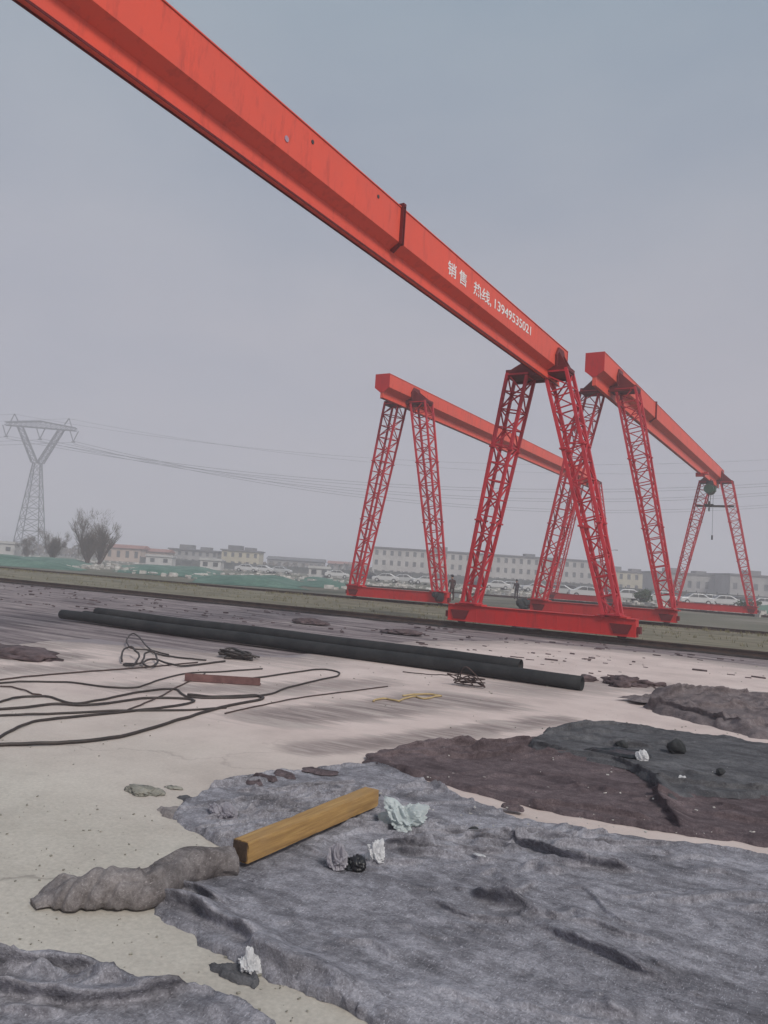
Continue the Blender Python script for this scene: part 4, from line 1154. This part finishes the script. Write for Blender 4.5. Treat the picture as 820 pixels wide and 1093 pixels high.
# cars
def make_car(paint, label, group, name='parked_car'):
    t = empty(name, (0, 0, 0)); tag(t, label, 'car', group)
    prof = [(-2.15, .32), (-2.2, .62), (-2.05, .86), (-1.2, .96), (-.55, 1.40), (.75, 1.42), (1.55, 1.0), (2.1, .93), (2.2, .55), (2.12, .30)]
    mb = MB(); mb.prism(prof, (0, -.82, 0), (1, 0, 0), (0, 0, 1), (0, 1, 0), 1.64); b = mb.build('body', CARP[paint], t, bevel=.09)
    for sy in (-1, 1):
        mb = MB(); mb.prism([(-1.05, .98), (-.52, 1.33), (.05, 1.35), (.05, .98)], (0, sy * .822, 0), (1, 0, 0), (0, 0, 1), (0, sy, 0), .012); mb.prism([(.13, .98), (.13, 1.35), (.68, 1.34), (1.22, 1.0)], (0, sy * .822, 0), (1, 0, 0), (0, 0, 1), (0, sy, 0), .012); mb.build('side_window', M['glass_dark'], t)
        for sx in (-1.35, 1.35):
            mb = MB(); mb.disc((sx, sy * .76, .32), (0, 1, 0), .32, .2, 18); w = mb.build('wheel', M['tyre'], t)
            mb = MB(); mb.disc((sx, sy * .866, .32), (0, 1, 0), .18, .02, 14); mb.build('rim', CARP['silver'], w)
    mb = MB(); mb.quad((-1.14, -.7, 1.02), (-1.14, .7, 1.02), (-.62, .62, 1.38), (-.62, -.62, 1.38)); mb.build('windscreen', M['glass_dark'], t)
    for v in t.children:
        if v.name.startswith('windscreen'): v.location = (-.03, 0, .02)
    return t


CGp = 'cars parked beyond the cranes'
spec = [(668, 96, 'white', 'white car clearly seen right of the nearest crane right leg'), (627, 97, 'white', 'white car seen between the legs of the nearest crane'), (704, 92, 'silver', 'silver car just left of the right crane near right leg'),
        (596, 104, 'silver', None), (608, 120, 'dark', None), (648, 112, 'dark', None), (742, 100, 'white', 'white car between the legs of the far frame, left one'), (772, 101, 'white', 'white car between the legs of the far frame, right one'),
        (757, 106, 'silver', None), (790, 112, 'dark', None), (812, 104, 'white', 'white car at the right edge beyond the rails'), (530, 128, 'white', None), (546, 131, 'silver', None), (514, 130, 'dark', None), (572, 126, 'white', None), (455, 130, 'white', None), (430, 133, 'silver', None), (412, 128, 'white', None),
        (396, 134, 'dark', None), (280, 150, 'white', None), (300, 152, 'silver', None), (264, 148, 'white', None), (360, 140, 'white', None)]
gen = dict(white='distant small white car in the hazy row beyond the cranes', silver='distant small grey car in the hazy row beyond the cranes', dark='distant small dark car in the hazy row beyond the cranes')
protos = {}
for (p, dd, paint, lab) in spec:
    if paint not in protos:
        protos[paint] = t = make_car(paint, lab or gen[paint], CGp)
    else:
        t = copy_tree(protos[paint])
    t['label'] = lab or gen[paint]
    t.location = far(p, dd, .0); t.location.z = .05; t.rotation_euler.z = TH + .12 * math.sin(p) + (PI if p % 3 == 0 else 0)


# ------------------------------------------------------------------ TREES
def bare_tree(px, dep, h, spread, seed, label, leaves=900, mat='twigs', multi=1):
    loc = far(px, dep); t = empty('bare_tree', loc); tag(t, label, 'tree'); rs = random.Random(seed); tr = MB(); cr = MB()

    def grow(p, d, L, r, lev):
        q = p + d * L; m = (p + q) / 2 + Vector((rs.gauss(0, .04), rs.gauss(0, .04), 0)) * L
        (tr if lev < 2 else cr).tube([p, m, q], [r, r * .85, r * .65], 5 if lev < 2 else 4, cap=False)
        if lev >= 3: return
        for k in range(rs.choice((4, 5)) if lev < 3 else 4):
            a = rs.uniform(0, 2 * PI); s = rs.uniform(.25, .7) * spread
            nd = (d + Vector((math.cos(a) * s, math.sin(a) * s, rs.uniform(-.02, .35)))).normalized()
            grow(p.lerp(q, rs.uniform(.25, 1)), nd, L * rs.uniform(.55, .78), r * .55, lev + 1)
    for k in range(multi):
        o = Vector((rs.gauss(0, .10), rs.gauss(0, .10), 0)) if multi > 1 else Vector()
        grow(o, Vector((rs.gauss(0, .22), rs.gauss(0, .2), 1)).normalized(), h * rs.uniform(.16, .40), h * .013, 0)
    cl = [(rs.gauss(0, .55), rs.gauss(0, .55), rs.uniform(-.8, .75), rs.uniform(.25, .5)) for _ in range(16)]
    for k in range(1900):
        c_ = rs.choice(cl); v = Vector(c_[:3]) + c_[3] * Vector((rs.gauss(0, 1), rs.gauss(0, 1), rs.gauss(0, 1))).normalized() * rs.random() ** .5
        p = Vector((v.x * h * .30, v.y * h * .30, h * .52 + v.z * h * .44)); d = Vector((v.x * .5 + rs.gauss(0, .2), v.y * .5 + rs.gauss(0, .2), 1)).normalized(); n_ = d.cross(Vector((rs.gauss(0, 1), rs.gauss(0, 1), 0))).normalized()
        L = rs.uniform(.3, .9); w_ = .018; cr.quad(p - n_ * w_, p + n_ * w_, p + d * L)
    tr.build('trunk', M['bark'], t, smooth=True); cr.build('crown', M[mat], t)


bare_tree(94, 120, 8.6, .7, 1, 'bare brownish tree, tallest of the pair left of the peach houses', multi=14)
bare_tree(108, 124, 7.2, .7, 4, 'bare brownish tree close against the peach house', multi=14)
bare_tree(57, 130, 5.6, .9, 2, 'lower bare tree between the pylon and the taller bare tree', multi=14)
bare_tree(30, 150, 4.2, .9, 6, 'low bare tree at the foot of the pylon', multi=6)


def leafy(name, loc, rx, rz, n, seed, label, cat, group=None, leaf=.3, trunk=.6):
    t = empty(name, loc); tag(t, label, cat, group); rs = random.Random(seed); mb = MB()
    cl = [(rs.gauss(0, .45), rs.gauss(0, .45), rs.uniform(.1, .9), rs.uniform(.3, .6)) for _ in range(9)]
    for i in range(n):
        c = rs.choice(cl); v = Vector((rs.gauss(0, 1), rs.gauss(0, 1), rs.gauss(0, 1))).normalized() * c[3] * rs.uniform(.5, 1)
        p = Vector(((c[0] + v.x) * rx, (c[1] + v.y) * rx, trunk + max(0, c[2] + v.z * .6) * rz)); s = leaf * rs.uniform(.5, 1.2)
        a = Vector((rs.gauss(0, 1), rs.gauss(0, 1), rs.gauss(0, 1))).normalized(); b = a.orthogonal().normalized()
        mb.quad(p - a * s, p + b * s * .5, p + a * s, p - b * s * .5)
    mb.build('crown', M['foliage'], t)
    mb = MB(); mb.tube([(0, 0, 0), (.03, 0, trunk), (0, .05, trunk + rz * .5)], [.09, .07, .04], 7); mb.build('trunk', M['bark'], t)


leafy('bush', far(690, 88), 1.2, 1.3, 900, 3, 'dark green bush between the white car and the right crane leg', 'bush', leaf=.14, trunk=.15)
leafy('bush', far(800, 84), 1.4, 1.0, 700, 5, 'green bush at the right edge behind the far rail', 'bush', leaf=.14, trunk=.1)
# far hazy tree belt on both sides
mb = MB(); rs = random.Random(9)
for i in range(5200):
    p = rs.uniform(-80, 398); dd = rs.uniform(250, 330); c = far(p, dd); hh = 3.2 + 2.6 * float(fbm(p * .03, dd * .02, 12, 3))
    z = rs.uniform(0, 1) ** .7 * max(.8, hh); s = rs.uniform(.35, .8)
    a = Vector((rs.gauss(0, 1), rs.gauss(0, 1), rs.gauss(0, 1))).normalized(); b = a.orthogonal().normalized(); P0 = Vector((c[0], c[1], z))
    mb.quad(P0 - a * s, P0 + b * s * .6, P0 + a * s, P0 - b * s * .6)
o = mb.build('far_woodland', M['twigs']); tag(o, 'hazy belt of bare scrub and trees behind the village', 'woodland', kind='stuff')

# ------------------------------------------------------------------ PYLON AND POWER LINES
PYD = 300
pb = far(31, PYD); PA = YAW + .12
pyl = empty('power_pylon', pb, PA); tag(pyl, 'hazy steel lattice power pylon with a forked head at the left', 'pylon')


def panelled(mb, lo, hi, wl, wh, n, r, xoff=(0, 0)):
    prev = None
    for k in range(n + 1):
        t = k / n; z = lo + (hi - lo) * t; w = (wl + (wh - wl) * t) / 2; xo = xoff[0] + (xoff[1] - xoff[0]) * t
        cur = [Vector((xo + sx * w, sy * w, z)) for sx, sy in ((-1, -1), (1, -1), (1, 1), (-1, 1))]
        for i in range(4):
            mb.bar(cur[i], cur[(i + 1) % 4], r * .6)
            if prev:
                mb.bar(prev[i], cur[i], r); mb.bar(prev[i], cur[(i + 1) % 4], r * .6); mb.bar(prev[(i + 1) % 4], cur[i], r * .6)
        prev = cur


mb = MB(); panelled(mb, 0, 34.5, 9.6, 2.6, 8, .27); mb.build('tower_body', M['pylon'], pyl)
for sx in (-1, 1):
    mb = MB(); panelled(mb, 34.5, 48, 2.2, 1.9, 5, .25, (sx * 1.0, sx * 7.6)); mb.build('fork_arm', M['pylon'], pyl)
mb = MB()
N = 14
for k in range(N):
    x0 = -13 + 26 * k / N; x1 = -13 + 26 * (k + 1) / N
    hA = 48 + 0; hh0 = 2.6 * (1 - abs(x0) / 22); hh1 = 2.6 * (1 - abs(x1) / 22)
    for sy in (-.9, .9):
        mb.bar((x0, sy, hA), (x1, sy, hA), .28); mb.bar((x0, sy, hA + hh0), (x1, sy, hA + hh1), .28); mb.bar((x0, sy, hA), (x1, sy, hA + hh1), .18); mb.bar((x1, sy, hA), (x1, sy, hA + hh1), .16)
for sx in (-1, 1): mb.bar((sx * 8.5, 0, 50), (sx * 10, 0, 52.6), .35); mb.bar((sx * 11.2, 0, 49.5), (sx * 10, 0, 52.6), .28)
mb.build('cross_arm', M['pylon'], pyl)
ins = [(-12.3, 0), (0, 0), (12.3, 0)]
for (xi, _) in ins:
    mb = MB(); mb.bar((xi - 1.6, 0, 48), (xi, 0, 43.8), .3); mb.bar((xi + 1.6, 0, 48), (xi, 0, 43.8), .3); mb.box((xi, 0, 43.6), (1.4, .5, .4)); mb.build('insulator', M['pylon'], pyl)

Rz = Matrix.Rotation(PA, 3, 'Z')
pe = Vector(far(1040, 300))
pl = ['upper thin ground wire of the power line', 'second thin ground wire of the power line', 'left phase conductor of the power line', 'middle phase conductor of the power line', 'right phase conductor of the power line']
for i, (xi, z0, z1, sg, r) in enumerate(((-10, 52.5, 64, 14, .05), (10, 52.5, 64, 14, .05), (-12.3, 43.5, 55, 15, .075), (0, 43.5, 55, 17, .075), (12.3, 43.5, 52, 18, .075))):
    a = Vector(pb) + Rz @ Vector((xi, 0, z0)); b = pe + Vector((-xi * .5, xi * 1.6, 0)); b.z = z1
    for s_ in ((0,) if i < 2 else (-.5, .5)):
        pts = []
        for k in range(41):
            t = k / 40; p = a.lerp(b, t); p.z -= sg * 4 * t * (1 - t); p.z += s_; pts.append(p)
        mb = MB(); mb.tube(pts, r, 5)
        o = mb.build('power_line', M['pylon'], origin=a.to_tuple())
        tag(o, pl[i] + (' (lower of the pair)' if s_ < 0 else ' (upper of the pair)' if s_ > 0 else '') + ' crossing the hazy sky', 'power line', 'power lines across the sky')
    # wires running on to the left out of the picture
    mb = MB(); b2 = a + Vector((-math.cos(YAW), -math.sin(YAW), 0)) * 160; mb.tube([a.lerp(b2, k / 12) - Vector((0, 0, 9 * 4 * (k / 24) * (1 - k / 24))) for k in range(13)], r, 5)
    o = mb.build('power_line', M['pylon'], origin=a.to_tuple()); tag(o, pl[i] + ' running out to the left of the pylon', 'power line', 'power lines across the sky')

# slim lamp pole beyond the cranes
t = empty('street_lamp', far(648, 150)); tag(t, 'slim grey lamp pole beyond the right leg of the nearest crane', 'lamp post')
mb = MB(); mb.tube([(0, 0, 0), (0, 0, 8.2)], [.11, .06], 8); mb.build('pole', M['lamp'], t)
mb = MB(); mb.tube([(0, 0, 8.1), (.5, 0, 8.5), (1.2, 0, 8.6)], .05, 6); mb.build('arm', M['lamp'], t)
mb = MB(); mb.box((1.45, 0, 8.58), (.6, .22, .12)); mb.build('lamp_head', M['lamp'], t, bevel=.02)

# ------------------------------------------------------------------ HAZE
mb = MB(); mb.box((0, 0, 34.0), (3300, 3300, 72))
hz = mb.build('haze', None); hz['kind'] = 'stuff'; hz['label'] = 'pale grey haze filling the air over the whole site'; hz['category'] = 'haze'
hm = bpy.data.materials.new('pale_haze'); hm.use_nodes = True; nt = hm.node_tree; nt.nodes.clear()
ou = nt.nodes.new('ShaderNodeOutputMaterial'); pv = nt.nodes.new('ShaderNodeVolumePrincipled')
pv.inputs['Color'].default_value = (.89, .88, .95, 1); pv.inputs['Density'].default_value = .0024; pv.inputs['Anisotropy'].default_value = 0
nt.links.new(pv.outputs[0], ou.inputs['Volume']); hz.data.materials.append(hm)

# ------------------------------------------------------------------ SKY, SUN, CAMERA
S = bpy.context.scene
w = bpy.data.worlds.new('World'); S.world = w; w.use_nodes = True
nt = w.node_tree; nt.nodes.clear()
N_ = nt.nodes.new; Lk = nt.links.new
ou = N_('ShaderNodeOutputWorld'); bgd = N_('ShaderNodeBackground'); bgd.inputs['Strength'].default_value = .1
SUN_AZ, SUN_EL = math.radians(118), math.radians(42)
sky = N_('ShaderNodeTexSky'); sky.sky_type = 'NISHITA'; sky.sun_disc = False; sky.sun_elevation = SUN_EL; sky.sun_rotation = SUN_AZ; sky.dust_density = 5; sky.air_density = 1.2
tc = N_('ShaderNodeTexCoord'); sep = N_('ShaderNodeSeparateXYZ'); Lk(tc.outputs['Generated'], sep.inputs[0])
rp = N_('ShaderNodeValToRGB'); e = rp.color_ramp.elements
e[0].position = 0; e[0].color = (.215, .198, .238, 1); e[1].position = .75; e[1].color = (.130, .190, .226, 1); q = e.new(.28); q.color = (.226, .217, .236, 1)
Lk(sep.outputs['Z'], rp.inputs['Fac'])
nz = N_('ShaderNodeTexNoise'); nz.inputs['Scale'].default_value = 3.0; nz.inputs['Detail'].default_value = 5
mp = N_('ShaderNodeMapping'); mp.inputs['Scale'].default_value = (1, 1, 2.5); Lk(tc.outputs['Generated'], mp.inputs[0]); Lk(mp.outputs[0], nz.inputs['Vector'])
r2 = N_('ShaderNodeValToRGB'); r2.color_ramp.elements[0].position = .3; r2.color_ramp.elements[0].color = (.88, .91, .95, 1); r2.color_ramp.elements[1].position = .7; r2.color_ramp.elements[1].color = (1.09, 1.07, 1.05, 1); Lk(nz.outputs['Fac'], r2.inputs['Fac'])
mu = N_('ShaderNodeMix'); mu.data_type = 'RGBA'; mu.blend_type = 'MULTIPLY'; mu.inputs[0].default_value = 1; Lk(rp.outputs[0], mu.inputs[6]); Lk(r2.outputs[0], mu.inputs[7])
sc_ = N_('ShaderNodeVectorMath'); sc_.operation = 'SCALE'; sc_.inputs['Scale'].default_value = 10; Lk(mu.outputs[2], sc_.inputs[0])
mx = N_('ShaderNodeMix'); mx.data_type = 'RGBA'; mx.inputs[0].default_value = .85; Lk(sky.outputs[0], mx.inputs[6]); Lk(sc_.outputs[0], mx.inputs[7])
Lk(mx.outputs[2], bgd.inputs['Color']); Lk(bgd.outputs[0], ou.inputs['Surface'])

sl = bpy.data.lights.new('sun', 'SUN'); sl.energy = 1.5; sl.angle = math.radians(12); sl.color = (1.0, .95, .88)
so = bpy.data.objects.new('sun', sl); C.objects.link(so)
dirv = Vector((math.sin(SUN_AZ) * math.cos(SUN_EL), math.cos(SUN_AZ) * math.cos(SUN_EL), math.sin(SUN_EL)))
so.rotation_euler = dirv.to_track_quat('Z', 'Y').to_euler(); so.location = (20, -10, 30)

cd = bpy.data.cameras.new('camera'); co = bpy.data.objects.new('camera', cd); C.objects.link(co)
cd.sensor_fit = 'VERTICAL'; cd.sensor_height = 24; cd.lens = F / 1093 * 24; cd.clip_end = 6000; cd.clip_start = .05
Mx = Matrix(((RT[0], UP[0], -fw[0], 0), (RT[1], UP[1], -fw[1], 0), (RT[2], UP[2], -fw[2], EYE), (0, 0, 0, 1)))
co.matrix_world = Mx
S.camera = co
S.view_settings.view_transform = 'Standard'; S.view_settings.look = 'None'; S.view_settings.gamma = 1; S.view_settings.exposure = .88
S.cycles.volume_bounces = 4; S.cycles.max_bounces = 8
